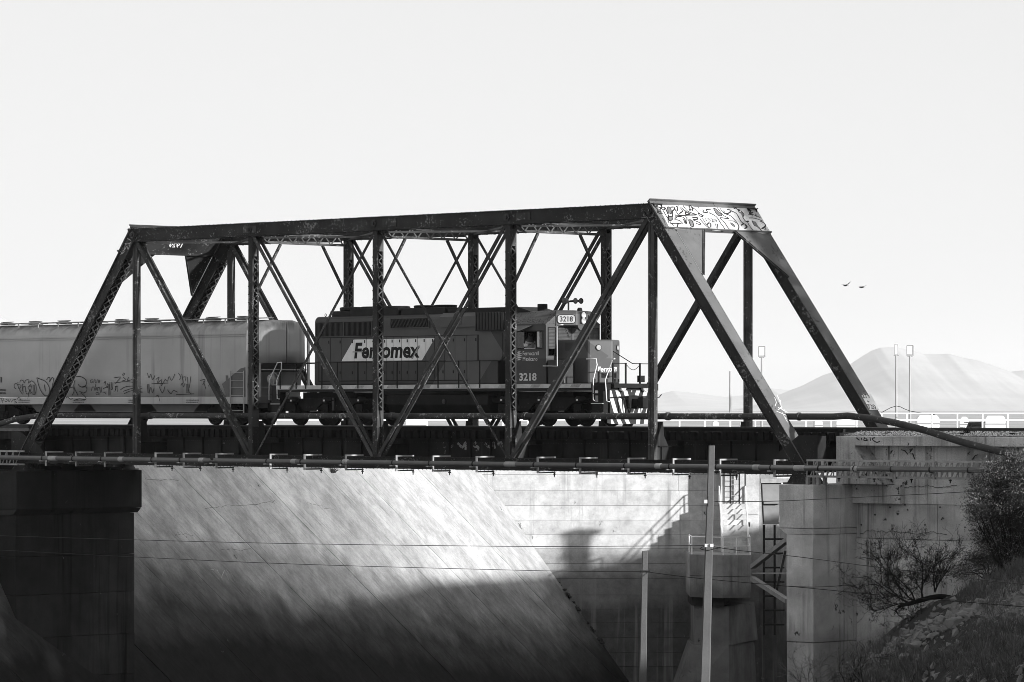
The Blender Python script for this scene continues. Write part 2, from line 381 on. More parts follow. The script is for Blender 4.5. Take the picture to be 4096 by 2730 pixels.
for (z0, z1, l0, l1) in ((-12.6, -10.41, 10.3, 10.3), (-17, -12.61, 8.6, 10.15)):
    A0 = [kr(232.9, l0, z0), kr(231.9, 12.25, z0), kr(237.9, 14.2, z0), kr(237.9, l0, z0)]
    A1 = [kr(232.9, l1, z1), kr(231.9, 12.2, z1), kr(237.9, 14.0, z1), kr(237.9, l1, z1)]
    shaft.add(A0 + A1, [(0,3,2,1),(4,5,6,7),(0,1,5,4),(1,2,6,5),(2,3,7,6),(3,0,4,7)])
obj('shaft', shaft, CONC, st)
RAILW = material('stair_rail_paint', 0.75, 0.6, 0.2, 3.0)
def rail_run(pts, hgt, posts, r=0.035, mid=True):
    m = MB(); up = Vector((0, 0, hgt))
    m.tube([p + up for p in pts], r, 6)
    if mid: m.tube([p + up * 0.5 for p in pts], r * .8, 6)
    for q in posts: m.tube([q, q + up], r, 6)
    return m
pr = [kr(236, 10.15, -7.5), kr(232.5, 10.15, -7.5), kr(231.1, 11.85, -7.5), kr(231.7, 13.4, -7.5), kr(235.4, 13.55, -7.5)]
obj('platform_railing', rail_run(pr, 1.0, pr + [(pr[1] + pr[2]) / 2, kr(231.4, 12.6, -7.5)]), RAILW, st)
for r_ in (12.0, 13.5):
    a = kr(239.2, r_, -4.77); b = kr(238.4, r_, -4.77); c = kr(235.3, r_, -7.45)
    obj('stair_railing', rail_run([a, b, c], 1.0, [a, b, (b + c) / 2, c]), RAILW, st)
m = MB()
for r_ in (12.62, 13.14): m.bar(kr(238.2, r_, -4.8), kr(238.2, r_, -0.9), 0.05, 0.08, RV)
obj('ladder_stile', m, BLACK, st)
for i in range(12):
    zz = -4.6 + i * 0.31
    obj('ladder_rung', MB().bar(kr(238.2, 12.64, zz), kr(238.2, 13.12, zz), 0.03, 0.035), ZINC, st)
obj('switch_box', MB().box((0, 0, 0), (0, 0, 0)).prism([kr(238.4, 13.62, -6.1), kr(238.4, 13.76, -6.1), kr(238.2, 13.76, -6.1), kr(238.2, 13.62, -6.1)], (0, 0, .25)), BLACK, st)

# ---- steel gate frame beside the tower, and the struts that brace it
gt = thing('gate_frame', kr(231, 14.6, -17), 'grey steel gate frame with flared head beside the stair tower', 'gate frame')
GREY = material('grey_steel', 0.22, 0.6, 0.15, 1.5, chip=(0.1, 0.7, 6.0))
m = MB(); m.prism([kr(231, 14.15, -5.75), kr(231, 14.95, -5.75), kr(231, 15.1, -3.45), kr(231, 14.02, -3.45)], DV * 0.5)
obj('gate_leaf', m, GREY, gt)
obj('head_beam', MB().prism([kr(230.8, 13.95, -3.44), kr(230.8, 15.6, -3.44), kr(230.8, 15.6, -3.2), kr(230.8, 13.95, -3.2)], DV * 0.8), ZINC, gt)
obj('seal_strip', MB().tube([kr(230.9, 13.98, -3.4), kr(230.9, 14.1, -5.75)], 0.05, 6), BLACK, gt)
for zz in (-4.6, -5.75): obj('rib', MB().prism([kr(230.7, 14.1, zz), kr(230.7, 15.1, zz), kr(230.7, 15.1, zz + .12), kr(230.7, 14.1, zz + .12)], DV * 0.3), GREY, gt)
for zz in (-6.6, -7.4, -8.2, -9.0, -9.8, -10.6, -11.4): obj('grille_bar', MB().bar(kr(231.3, 14.15, zz), kr(231.3, 15.3, zz), 0.1, 0.1), BLACK, gt)
for r_ in (14.15, 14.75): obj('grille_post', MB().bar(kr(231.4, r_, -12), kr(231.4, r_, -5.8), 0.12, 0.12, RV), BLACK, gt)
for (u0, v0, u1, v1, lab, wd) in ((3010, 2268, 3150, 2160, 'upper sloping steel strut between platform and abutment', .3), (3010, 2294, 3150, 2294, 'thin level steel strut between platform and abutment', .1), (3010, 2315, 3150, 2405, 'lower sloping steel strut between platform and abutment', .3), (3105, 2365, 3142, 2200, 'steep slim steel strut behind the abutment edge', .14)):
    a, b = onD(u0, v0, 230.5), onD(u1, v1, 226)
    tag(obj('strut', MB().bar(a, b, wd, wd * .8), GREY, origin=a), lab, 'strut', 'struts beside the stair tower')

# ---- right abutment
ab = thing('abutment', (50, 2.7, -17), 'grey concrete bridge abutment with pedestal and wing wall at the right', 'abutment')
obj('pedestal_cap', MB().box((45.5, -1.2, -3.64), (47.14, 7.2, -2.06)), CONC, ab, bevel=0.03)
obj('cap_haunch', MB().prism([(45.5, -1.195, -3.65), (45.85, -1.195, -3.85), (47.13, -1.195, -3.85), (47.13, -1.195, -3.65)], (0, 8.3, 0)), CONC, ab)
zz = -3.86
for hh in (1.9, 2.0, 2.1, 2.2, 2.2, 2.8):
    obj('pedestal_lift', MB().box((45.85 + rnd.uniform(-.015, .015), -1.17 + rnd.uniform(-.02, .02), zz - hh + .015), (47.12 + rnd.uniform(-.015, .015), 7.1, zz)), CONC, ab, bevel=0.02); zz -= hh
for (x0, x1, z0, z1) in ((47.1, 50.9, -4.02, -2.75), (50.9, 54.9, -4.02, -2.75), (54.9, 60, -4.02, -2.75)):
    obj('wing_panel', MB().box((x0 + .01, 1.25, z0 + .012), (x1 - .01, 1.9, z1)), CONC, ab)
for (z0, z1) in ((-6.2, -4.03), (-8.1, -6.21), (-10.2, -8.11), (-12.4, -10.21), (-17, -12.41)):
    for (x0, x1) in ((47.1, 50.85), (50.85, 54.9), (54.9, 62), (62, 80)):
        obj('wing_panel', MB().box((x0 + .01, 1.22 + rnd.uniform(-.012, .012), z0 + .012), (x1 - .01, 1.9, z1)), CONC, ab)
obj('wing_core', MB().box((46.9, 1.5, -17), (80, 6.0, -0.9)), CONC, ab)
for (x0, x1) in ((47.1, 50.9), (50.9, 54.9), (54.9, 60), (60, 80)):
    obj('upper_panel', MB().box((x0 + .01, 1.22, -2.74), (x1 - .01, 1.6, -0.66)), CONC, ab)
obj('end_block', MB().prism([(46.85, 0.4, -2.05), (46.85, 0.4, -0.31), (47.75, 0.4, -0.31), (47.75, 0.4, -0.75), (48.9, 0.4, -2.05)], (0, 0.83, 0)), CONC, ab, bevel=0.02)
obj('ledge', MB().box((47.76, 0.4, -0.65), (80, 1.8, -0.31)), CONC, ab, bevel=0.02)
obj('anchor_block', MB().box((47.15, 0.95, -2.75), (49.4, 1.21, -2.07)), CONC, ab, bevel=0.02)
for (u, v, du, dv) in ((3385, 1820, 14, -8), (3392, 1815, 6, 12), (3605, 1800, 26, 18), (3648, 1815, 10, 22), (3890, 1838, 22, -18), (3425, 1955, 18, -22), (3500, 2240, 14, -4), (3765, 2080, 10, -6)):
    a = onY(u, v, 1.21); b = onY(u + du, v + dv, 1.0)
    obj('bent_bar', MB().tube([a, (a + b) / 2 + Vector((0, 0, .05)), b], 0.018, 5), BLACK, ab)
for (u, v) in ((3440, 2010), (3500, 2060), (3445, 2100), (3620, 2020), (3700, 2100), (3640, 2120), (3760, 2030), (3560, 2030), (3600, 2230), (3700, 2210), (3455, 2210), (3450, 2400), (3600, 1960), (3870, 2020), (3860, 2110), (3630, 2040)):
    p = onY(u, v, 1.2); obj('tie_hole', MB().lathe([(0.035, 0), (0.03, 0.012)], p, (0, -1, 0), 8), INK, ab)
# horizontal crack with ragged lips on the wing wall
for (u0, u1, v0) in ((3440, 3790, 2135), (3440, 3560, 2230), (3450, 3830, 1945)):
    q_ = 0.0; pts = []
    for u in range(u0, u1, 6): q_ = q_ * .93 + rnd.gauss(0, 2.6); pts.append(onY(u, v0 + q_, 1.195))
    obj('crack', MB().ribbon(pts, 0.018, (0, -1, 0)), INK, ab)

# ---- left pier and its approach
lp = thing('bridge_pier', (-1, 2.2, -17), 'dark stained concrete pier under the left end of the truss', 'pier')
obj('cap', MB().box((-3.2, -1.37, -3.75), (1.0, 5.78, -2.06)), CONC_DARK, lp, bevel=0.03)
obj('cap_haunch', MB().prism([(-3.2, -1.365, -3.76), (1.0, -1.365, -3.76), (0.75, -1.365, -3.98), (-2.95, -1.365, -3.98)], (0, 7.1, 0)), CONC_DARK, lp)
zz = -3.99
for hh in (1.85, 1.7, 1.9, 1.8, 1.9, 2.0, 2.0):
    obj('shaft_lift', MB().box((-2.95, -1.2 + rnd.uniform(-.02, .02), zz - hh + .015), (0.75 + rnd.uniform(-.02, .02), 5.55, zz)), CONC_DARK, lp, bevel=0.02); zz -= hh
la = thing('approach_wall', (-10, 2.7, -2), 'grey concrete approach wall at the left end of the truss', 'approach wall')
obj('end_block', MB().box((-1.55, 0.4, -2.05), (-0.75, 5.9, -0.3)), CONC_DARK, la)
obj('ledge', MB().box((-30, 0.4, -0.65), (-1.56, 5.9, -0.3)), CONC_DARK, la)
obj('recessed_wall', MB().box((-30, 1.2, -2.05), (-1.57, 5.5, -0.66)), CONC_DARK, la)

# ---- hillside at the lower right
def hill_z(k, r):
    z = -3.78 + 0.69 * (r - 16.78) + 0.044 * (k - 135)
    z += 0.35 * math.sin(r * 0.9 + k * 0.21) + 0.22 * math.sin(k * 0.53 - r * 0.4) + 0.10 * math.sin(r * 3.1 + k * 1.3)
    if k > 135: z -= 0.35 * (k - 135)
    if z > -1.2: z = -1.2 - 0.0 * z
    return max(z, -17.2)
m = MB(); ks = [60 + 4 * i for i in range(10)] + [100 + 0.5 * i for i in range(100)]; rs = [-6 + 2 * i for i in range(4)] + [2 + 0.4 * i for i in range(56)] + [25 + 5 * i for i in range(12)]
for k in ks:
    for r in rs: m.v.append(tuple(kr(k, r, hill_z(k, r) + rnd.uniform(-.03, .03))))
nr = len(rs)
for a in range(len(ks) - 1):
    for b in range(nr - 1): m.f.append((a*nr+b, a*nr+b+1, (a+1)*nr+b+1, (a+1)*nr+b))
structure(obj('hillside', m, SOIL, smooth=True))

# ---- ballast shoulder on the right approach and at the left
m = MB()
m.add([(46.9, 0.75, -0.30), (80, 0.75, -0.30), (80, 1.6, -0.17), (46.9, 1.6, -0.17), (80, 3.9, -0.17), (46.9, 3.9, -0.17), (80, 4.9, -0.5), (46.9, 4.9, -0.5), (46.9, .75, -.6), (80, .75, -.6)], [(0,1,2,3),(3,2,4,5),(5,4,6,7),(8,9,1,0)])
m.add([(-30, 0.75, -0.30), (-1.0, 0.75, -0.30), (-1.0, 1.6, -0.17), (-30, 1.6, -0.17), (-1.0, 3.9, -0.17), (-30, 3.9, -0.17)], [(0,1,2,3),(3,2,4,5)])
for i in range(5200):
    x = rnd.uniform(46.9, 58.5); y = rnd.uniform(0.72, 1.75); zz = -0.30 + (y - .75) * .153; s_ = rnd.uniform(.018, .04)
    n1 = Vector((rnd.uniform(-1, 1), rnd.uniform(-1, 1), rnd.uniform(.2, 1))).normalized() * s_; a1 = n1.orthogonal().normalized() * s_; b1 = n1.cross(a1).normalized() * s_ * .8
    c = Vector((x, y, zz + s_ * .5)); m.add([c + n1, c + a1, c - a1 * .5 + b1, c - a1 * .5 - b1, c - n1 * .6], [(0,1,2),(0,2,3),(0,3,1),(4,2,1),(4,3,2),(4,1,3)])
o = obj('ballast', m, GRAVEL); o['kind'] = 'stuff'; o['label'] = 'crushed stone ballast beside the rails'; o['category'] = 'gravel'

# ================================================================== THE TRUSS BRIDGE
TB = thing('truss_bridge', (22.86, YM, -1.6), 'dark riveted steel through truss bridge with graffiti on its right portal', 'bridge')
ZT, ZB = 8.17, -1.45            # pin heights of the two chords
def pin(k, top, y=0): return Vector((k * P, y, ZT if top else ZB))
lace_me = None
def lace_mesh(l, wd, th):
    me = bpy.data.meshes.new('lacing_bar'); b = MB().box((-wd/2, -l/2, -th/2), (wd/2, l/2, th/2)); me.from_pydata(b.v, [], b.f); me.materials.append(STEEL2); return me
LB = lace_mesh(0.31, 0.05, 0.012); LX = lace_mesh(0.56, 0.06, 0.014)
NEAR, FAR = 0.0, W
rv = {0: MB(), 1: MB()}
for side, yc in ((0, 0.0), (1, W)):
    out_ = -1 if side == 0 else 1
    # top chord
    x0, x1 = P - 0.35, 5 * P + 0.28
    m = MB().box((x0, yc - .27, 8.415), (x1, yc + .27, 8.44))
    for s_ in (-1, 1):
        m.box((x0, yc + s_ * .185, 7.92), (x1, yc + s_ * .205, 8.414))
        m.box((x0, yc + s_ * .206, 8.32), (x1, yc + s_ * .218, 8.413)); m.box((x0, yc + s_ * .206, 7.92), (x1, yc + s_ * .218, 8.02))
        m.box((x0, yc + s_ * .12, 7.89), (x1, yc + s_ * .29, 7.919))
    tc = obj('top_chord', m, STEEL, TB)
    for k in range(2, 5):
        obj('splice_plate', MB().box((k*P + .5 - .9 * (k == 2), yc + out_ * .219, 8.03), (k*P + 1.3 - .9 * (k == 2), yc + out_ * .232, 8.31)), STEEL2, tc)
    for k in range(1, 6): obj('pin_nut', MB().lathe([(.15, 0), (.15, .05), (.08, .06), (.08, .13)], (k*P, yc + out_ * .219, ZT), (0, out_, 0), 12), STEEL2, tc)
    m = MB(); n_ = int((x1 - x0) / .45)
    for i in range(n_):
        xa = x0 + i * .45; m.bar((xa, yc - .2, 7.88), (xa + .45, yc + .2, 7.88), .06, .012); m.bar((xa, yc + .2, 7.868), (xa + .45, yc - .2, 7.868), .06, .012)
    o = obj('chord_lacing', m, STEEL2, tc); o['kind'] = 'stuff'
    r_ = rv[side]; i = 0; x = x0 + .1
    while x < x1:
        near_joint = min(abs(x - k * P) for k in range(1, 6)) < 1.0
        r_.rivet((x, yc + out_ * .25, 8.441), (0, 0, 1), .026); r_.rivet((x, yc + out_ * .219, 8.365), (0, out_, 0), .018); r_.rivet((x, yc + out_ * .219, 7.97), (0, out_, 0), .018)
        r_.rivet((x, yc + out_ * .27, 7.888), (0, 0, -1), .022)
        x += 0.13 if near_joint else 0.27
    # bottom chord
    m = MB()
    for s_ in (-1, 1):
        m.box((-.3, yc + s_ * .19, -1.66), (L6 + .3, yc + s_ * .21, -1.24))
        m.box((-.3, yc + s_ * .211, -1.33), (L6 + .3, yc + s_ * .225, -1.24)); m.box((-.3, yc + s_ * .211, -1.66), (L6 + .3, yc + s_ * .225, -1.57))
        m.box((-.3, yc + s_ * .20, -1.255), (L6 + .3, yc + s_ * .30, -1.235)); m.box((-.3, yc + s_ * .12, -1.69), (L6 + .3, yc + s_ * .30, -1.661))
    bc = obj('bottom_chord', m, STEEL, TB)
    m = MB(); x = 0.4
    while x < L6:
        m.box((x, yc - .28, -1.72), (x + (.5 if int(x / .9) % 4 else 1.2), yc + .28, -1.691)); x += .9 if int(x / .9) % 4 else 1.6
    obj('batten_plates', m, STEEL2, bc)['kind'] = 'stuff'
    x = 0.0
    while x < L6: r_.rivet((x, yc + out_ * .226, -1.285), (0, out_, 0), .018); r_.rivet((x, yc + out_ * .26, -1.722), (0, 0, -1), .024); x += .22
    # end posts
    for e, (kb, kt, sx) in enumerate(((0, 1, -1), (6, 5, 1))):
        a, b = pin(kb, 0, yc), pin(kt, 1, yc); d = (b - a).normalized(); n = Vector((d.z, 0, -d.x)); n = n if n.x * sx > 0 else -n
        A_ = a - d * .15; B_ = b + d * .28
        m = MB(); wb = .285
        for s_ in (-1, 1):
            m.obox((A_ + B_) / 2 + Vector((0, s_ * .195, 0)), d * ((B_ - A_).length / 2), Vector((0, .012, 0)), n * .23)
            for g_ in (-1, 1): m.obox((A_ + B_) / 2 + Vector((0, s_ * .235, 0)) + n * g_ * .22, d * ((B_ - A_).length / 2), Vector((0, .028, 0)), n * .012)
            m.obox((A_ + B_) / 2 + Vector((0, s_ * .212, 0)) + n * .17, d * ((B_ - A_).length / 2), Vector((0, .004, 0)), n * .045)
            m.obox((A_ + B_) / 2 + Vector((0, s_ * .212, 0)) - n * .17, d * ((B_ - A_).length / 2), Vector((0, .004, 0)), n * .045)
        ep = obj('end_post', m, STEEL, TB)
        obj('cover_plate', MB().obox((A_ + B_) / 2 + n * .245, d * ((B_ - A_).length / 2), Vector((0, .29, 0)), n * .012), COVER, ep)
        ln = (B_ - A_).length; nb = int((ln - 2.4) / .42)
        if e == 0:
            mm = MB()
            for i in range(nb):
                c = A_ + d * (1.3 + (i + .5) * .42) - n * .245
                for s_ in (-1, 1):
                    yv = (d * .21 * s_ + Vector((0, .20, 0))).normalized(); zv = -n; xv = yv.cross(zv)
                    rot = Matrix((xv, yv, zv)).transposed().to_4x4()
                    shared('lattice_bar', LX, ep, c - n * (.016 if s_ > 0 else 0), mat4=rot)
        for q, (t0, t1_) in enumerate(((.05, 1.25), (ln - 1.4, ln - .3))):
            obj('batten_plate', MB().obox(A_ + d * (t0 + t1_) / 2 - n * .240, d * (t1_ - t0) / 2, Vector((0, .26, 0)), n * .006), STEEL2, ep)
        t = .2
        while t < ln:
            pth = A_ + d * t
            for g_ in (-.17, .17): r_.rivet(pth + n * g_ + Vector((0, out_ * .217, 0)), (0, out_, 0), .018)
            for g_ in (-.25, .25): r_.rivet(pth + n * .257 + Vector((0, g_, 0)), n, .018)
            r_.rivet(pth - n * .235 + Vector((0, out_ * .24, 0)), -n, .024)
            t += .16
        # foot gusset and shoe
        gx0 = kb * P
        obj('end_gusset', MB().prism([(gx0 - sx * 1.6, yc + out_ * .236, -1.23), (gx0 + sx * .75, yc + out_ * .236, -1.23), (gx0 + sx * .75, yc + out_ * .236, -.28), (gx0 - sx * .1, yc + out_ * .236, -.28), (gx0 - sx * .75, yc + out_ * .236, -.7)], (0, out_ * .012, 0)) if sx > 0 else
            MB().prism([(gx0 + 1.5, yc + out_ * .236, -1.23), (gx0 - .75, yc + out_ * .236, -1.23), (gx0 - .75, yc + out_ * .236, -.28), (gx0 - .3, yc + out_ * .236, -.28), (gx0 + 1.2, yc + out_ * .236, -.9)], (0, out_ * .012, 0)), WEB, ep)
        obj('end_plate', MB().box((gx0 + sx * .30, yc - .24, -1.64), (gx0 + sx * .80, yc + .235, -.30)), WEB, ep)
        for i in range(30): r_.rivet((gx0 + sx * rnd.uniform(-.6, .7), yc + out_ * .249, rnd.uniform(-1.15, -.5)), (0, out_, 0), .022)
        obj('shoe', MB().prism([(gx0 - .25, yc - .45, -1.70), (gx0 + .25, yc - .45, -1.70), (gx0 + .48, yc - .45, -2.0), (gx0 - .48, yc - .45, -2.0)], (0, .9, 0)).box((gx0 - .6, yc - .55, -2.059), (gx0 + .6, yc + .55, -2.0)), STEEL2, ep)
        for q in (-.3, 0, .3): obj('shoe_rib', MB().box((gx0 - .42, yc + q - .015, -2.0), (gx0 + .42, yc + q + .015, -1.75)), STEEL2, ep)
    # laced posts
    for k in (2, 3, 4):
        x = k * P; m = MB()
        for s_ in (-1, 1):
            m.box((x - .13, yc + s_ * .165, -1.6), (x + .13, yc + s_ * .18, 7.95))
            for g_ in (-1, 1): m.box((x + g_ * .118, yc + s_ * .09, -1.6), (x + g_ * .13, yc + s_ * .164, 7.95))
        po = obj('post', m, STEEL, TB)
        for g_ in (-1, 1):
            obj('batten_plate', MB().box((x + g_ * .131, yc - .17, 7.05), (x + g_ * .141, yc + .17, 7.72)), STEEL2, po)
            obj('batten_plate', MB().box((x + g_ * .131, yc - .17, -.05), (x + g_ * .141, yc + .17, .62)), STEEL2, po)
            obj('lower_web', MB().box((x + g_ * .10, yc - .08, -1.5), (x + g_ * .115, yc + .08, -.06)), WEB, po)
        z = .70; i = 0; mm = MB()
        while z < 6.95:
            for g_ in (1, -1):
                s_ = 1 if i % 2 else -1
                yv = Vector((0, .24, .17 * s_)).normalized(); zv = Vector((1, 0, 0)); xv = yv.cross(zv)
                cpt = Vector((x + g_ * .14, yc, z + .085))
                if g_ == 1 and (side == 0 or z > 4.2): shared('lacing_bar', LB, po, cpt, mat4=Matrix((xv, yv, zv)).transposed().to_4x4())
                else: mm.obox(cpt, yv * .155, xv * .025, zv * .006)
                r_.rivet((x + g_ * .147, yc + s_ * .125, z + .17), (g_, 0, 0), .03)
            if i % 2 == 0: r_.rivet((x - .125, yc + out_ * .181, z), (0, out_, 0), .035)
            z += .17; i += 1
        o = obj('inner_lacing', mm, STEEL2, po); o['kind'] = 'stuff'
        z = -1.4
        while z < 7.8:
            r_.rivet((x + .131, yc + out_ * .15, z), (1, 0, 0), .014); z += .14
            if z < 0: r_.rivet((x + .116, yc + .03, z), (1, 0, 0), .02)
    # hangers
    for k in (1, 5):
        x = k * P; m = MB()
        for s_ in (-1, 1):
            m.box((x - .15, yc + s_ * .08, -1.6), (x + .15, yc + s_ * .095, 7.95)); m.box((x + s_ * .13, yc - .079, -1.6), (x + s_ * .145, yc + .079, 7.95))
            m.box((x - .15, yc + s_ * .096, -1.6), (x - .04, yc + s_ * .108, 7.95))
        ho = obj('hanger', m, STEEL2, TB); z = -1.4
        while z < 7.6: r_.rivet((x + .146, yc, z), (1, 0, 0), .02); r_.rivet((x - .09, yc + out_ * .109, z), (0, out_, 0), .016); z += .16
    # diagonals: pairs of bars and single counters
    for (ka, kb, wd) in ((1, 2, .17), (2, 3, .145), (4, 3, .145), (5, 4, .19)):
        for s_ in (-1, 1):
            a = pin(ka, 1, yc + s_ * .145) - Vector((0, 0, .1)); b = pin(kb, 0, yc + s_ * .145)
            if ka in (1, 5): a.y = yc + s_ * .125; b.y = yc + s_ * .125
            obj('diagonal', MB().bar(a, b, .05 if ka in (2, 4) else .09, wd), STEEL2, TB)
    for (ka, kb) in ((3, 2), (3, 4)):
        a = pin(ka, 1, yc - .02) - Vector((0, 0, .1)); b = pin(kb, 0, yc - .02); d = (b - a).normalized(); ln = (b - a).length
        c1, c2 = a + d * (ln - 2.75), a + d * (ln - 2.1)
        ct = obj('counter', MB().bar(a, c1, .045, .10).bar(c2, b, .045, .075), STEEL2, TB)
        obj('turnbuckle', MB().bar(c1 - d * .12, c2 + d * .12, .13, .12), STEEL2, ct)
    o = obj('rivets', rv[side], STEEL2, TB); o['kind'] = 'stuff'

# portals in the plane of the end posts
STEN = []
for (kb, kt, sx) in ((0, 1, -1), (6, 5, 1)):
    a, b = pin(kb, 0), pin(kt, 1); d = (b - a).normalized(); n = Vector((d.z, 0, -d.x)); n = n if n.x * sx > 0 else -n
    top = b + d * .26 + n * .275; yv = Vector((0, 1, 0))
    c = top - d * .68 + yv * YM
    plate = obj('portal_plate', MB().obox(c, yv * (W / 2 + .29), d * .66, n * .012), COVER if sx > 0 else STEEL, TB)
    obj('portal_flange', MB().obox(top + yv * YM + n * .02, yv * (W / 2 + .31), d * .02, n * .09), COVER if sx > 0 else STEEL, TB)
    lowc = top - d * 1.36
    obj('portal_flange', MB().obox(lowc + yv * YM - n * .02, yv * (W / 2 + .31), d * .02, n * .10), COVER if sx > 0 else STEEL, TB)
    for s_ in (0, 1):
        y0 = .28 if s_ == 0 else W - .28; dy = 1 if s_ == 0 else -1
        q = lowc - d * .021
        pts = [q + Vector((0, y0, 0)), q + Vector((0, y0 + dy * 1.55, 0)), q - d * 2.25 + Vector((0, y0, 0))]
        kp = obj('portal_knee', MB().prism(pts, n * .012), COVER if sx > 0 else STEEL, TB)
        obj('knee_angle', MB().bar(pts[1] + n * .04, pts[2] + n * .04, .10, .02, n).bar(pts[1] + n * .03, pts[2] + n * .03, .02, .12, n), STEEL2, kp)
        mm = MB()
        for i in range(40):
            mm.rivet(lowc + Vector((0, y0 - dy * .4 + dy * i * .06, 0)) + d * .04 + n * .012, n, .02)
        obj('rivet_row', mm, STEEL2, kp)['kind'] = 'stuff'
    STEN.append((plate, top, d, n))
# sway struts, knee braces and laterals between the trusses
for k in (2, 3, 4):
    x = k * P; m = MB()
    for zz in (8.05, 7.62):
        for g_ in (-.09, .09): m.box((x + g_ - .04, .25, zz - .012), (x + g_ + .04, W - .25, zz + .012)); m.box((x + g_ - .006, .25, zz - .08 * (zz > 8)), (x + g_ + .006, W - .25, zz + .08 * (zz < 8)))
    ss = obj('sway_strut', m, STEEL2, TB); mm = MB(); y = .3; i = 0
    while y < W - .6:
        mm.bar((x + .1, y, 7.64 if i % 2 else 8.03), (x + .1, y + .36, 8.03 if i % 2 else 7.64), .012, .06, (0, 0, 1)); y += .36; i += 1
    obj('strut_lacing', mm, STEEL2, ss)['kind'] = 'stuff'
    for y0, y1 in ((.16, 1.5), (W - .16, W - 1.5)):
        obj('knee_brace', MB().bar((x, y0, 5.55), (x, y1, 7.6), .09, .10, (1, 0, 0)), STEEL2, TB)
for k in range(1, 5):
    for (ya, yb, dz) in ((.2, W - .2, 0), (W - .2, .2, .05)):
        obj('top_lateral', MB().bar((k * P + .2, ya, 7.80 + dz), ((k + 1) * P - .2, yb, 7.80 + dz), .12, .02).bar((k * P + .2, ya, 7.84 + dz), ((k + 1) * P - .2, yb, 7.84 + dz), .016, .06), STEEL2, TB)
# floor system
for k in range(7):
    x = k * P; m = MB().box((x - .008, .2, -1.62), (x + .008, W - .2, -.74))
    for zz in (-.74, -1.64): m.box((x - .16, .2, zz), (x + .16, W - .2, zz + .02))
    fb = obj('floor_beam', m, WEB, TB)
    for y0, dy in ((.185, 1), (W - .185, -1)):
        pts = [(x, y0, .20), (x, y0 + dy * .30, .20), (x, y0 + dy * .36, -.35), (x, y0 + dy * .58, -.715), (x, y0, -.715)]
        if k in (1, 2, 3, 4, 5): obj('bracket', MB().prism([Vector(p) + Vector((.06, 0, 0)) for p in pts], (.012, 0, 0)), WEB, fb)
    for y in (.45, 1.0, 1.9, 2.7, 3.5, 4.4): obj('stiffener', MB().box((x + .009, y - .04, -1.61), (x + .07, y + .04, -.745)), WEB, fb)
for y in (1.55, 3.82):
    for k in range(6):
        x0, x1 = k * P + .17, (k + 1) * P - .17
        m = MB().box((x0, y - .008, -1.58), (x1, y + .008, -.52))
        for zz in (-1.60, -.52): m.box((x0, y - .17, zz), (x1, y + .17, zz + .02))
        sg = obj('stringer', m, WEB, TB)
        if y < 2:
            for i in range(1, 6):
                xs = x0 + (x1 - x0) * i / 6 + rnd.uniform(-.05, .05)
                obj('stiffener', MB().box((xs - .012, y - .12, -1.575), (xs + .012, y - .009, -.525)).box((xs - .07, y - .021, -1.575), (xs - .0125, y - .0095, -.525)), WEB, sg)
            mm = MB(); xx = x0 + .1
            while xx < x1: mm.rivet((xx, y - .009, -.66), (0, -1, 0), .018); xx += .14
            obj('rivet_row', mm, STEEL2, sg)['kind'] = 'stuff'

# ---- the track
TR = thing('railway_track', (22, YM, -.17), 'single railway track on dark timber sleepers crossing the truss', 'railway track')
for yy in (YM - .7525, YM + .7525):
    x0, x1 = -32, 82
    m = MB().box((x0, yy - .075, -.172), (x1, yy + .075, -.155)).box((x0, yy - .01, -.155), (x1, yy + .01, -.04)).box((x0, yy - .037, -.04), (x1, yy + .037, -.004))
    ro = obj('rail', m, RAILM, TR); obj('rail_head', MB().box((x0, yy - .03, -.004), (x1, yy + .03, 0)), RAILTOP, ro)
    gy_ = yy + (.28 if yy < YM else -.28)
    obj('guard_rail', MB().box((-2, gy_ - .03, -.172), (48, gy_ + .03, -.05)), RAILM, TR)
sl = bpy.data.meshes.new('sleeper'); b_ = MB().box((-.115, -1.5, -.16), (.115, 1.5, .16)); sl.from_pydata(b_.v, [], b_.f); sl.materials.append(TIMBER)
x = -1.2
while x < L6 + .9:
    o = shared('sleeper', sl, TR, (x, YM + rnd.uniform(-.06, .06), -.335 + rnd.uniform(-.012, .006)), rot=(0, rnd.uniform(-.02, .02), rnd.uniform(-.03, .03))); x += rnd.uniform(.31, .42)
for u in (3560, 3860, 4060, 4200): p = onY(u, 1730, 1.3); shared('sleeper', sl, TR, (p.x, YM - .05, -.335))
for y in (1.25, 4.1): obj('guard_timber', MB().box((-1.4, y - .06, -.172), (L6 + .8, y + .06, -.05)), TIMBER, TR)

# ---- old flaking pipe along the inside of the near truss
PL = .42; zp = .40
pts = [onY(-160, 1740, -.3), onY(0, 1697, .1), onY(60, 1678, .3), onY(120, 1668, PL), Vector((.6, PL, zp)), Vector((L6 + 1.0, PL, zp))]
pts += [onY(3390, 1664, .32), onY(3480, 1674, .2), onY(3580, 1692, .05), onY(3700, 1722, -.15), onY(3850, 1770, -.35), onY(4000, 1808, -.5), onY(4200, 1850, -.7)]
pp = thing('flaking_pipe', (22, PL, zp), 'thick flaking old pipe running along the truss just above the deck', 'pipe')
obj('pipe_run', MB().tube(pts, .125, 14), PIPE_OLD, pp, smooth=True)
for k in range(1, 6): obj('pipe_collar', MB().lathe([(.13, 0), (.155, .01), (.155, .16), (.13, .17)], (k * P + .30, PL, zp), (1, 0, 0), 14), STEEL2, pp)
obj('pipe_collar', MB().lathe([(.13, 0), (.15, .01), (.15, .1), (.13, .11)], (45.0, PL, zp), (1, 0, 0), 14), PIPE_OLD, pp)

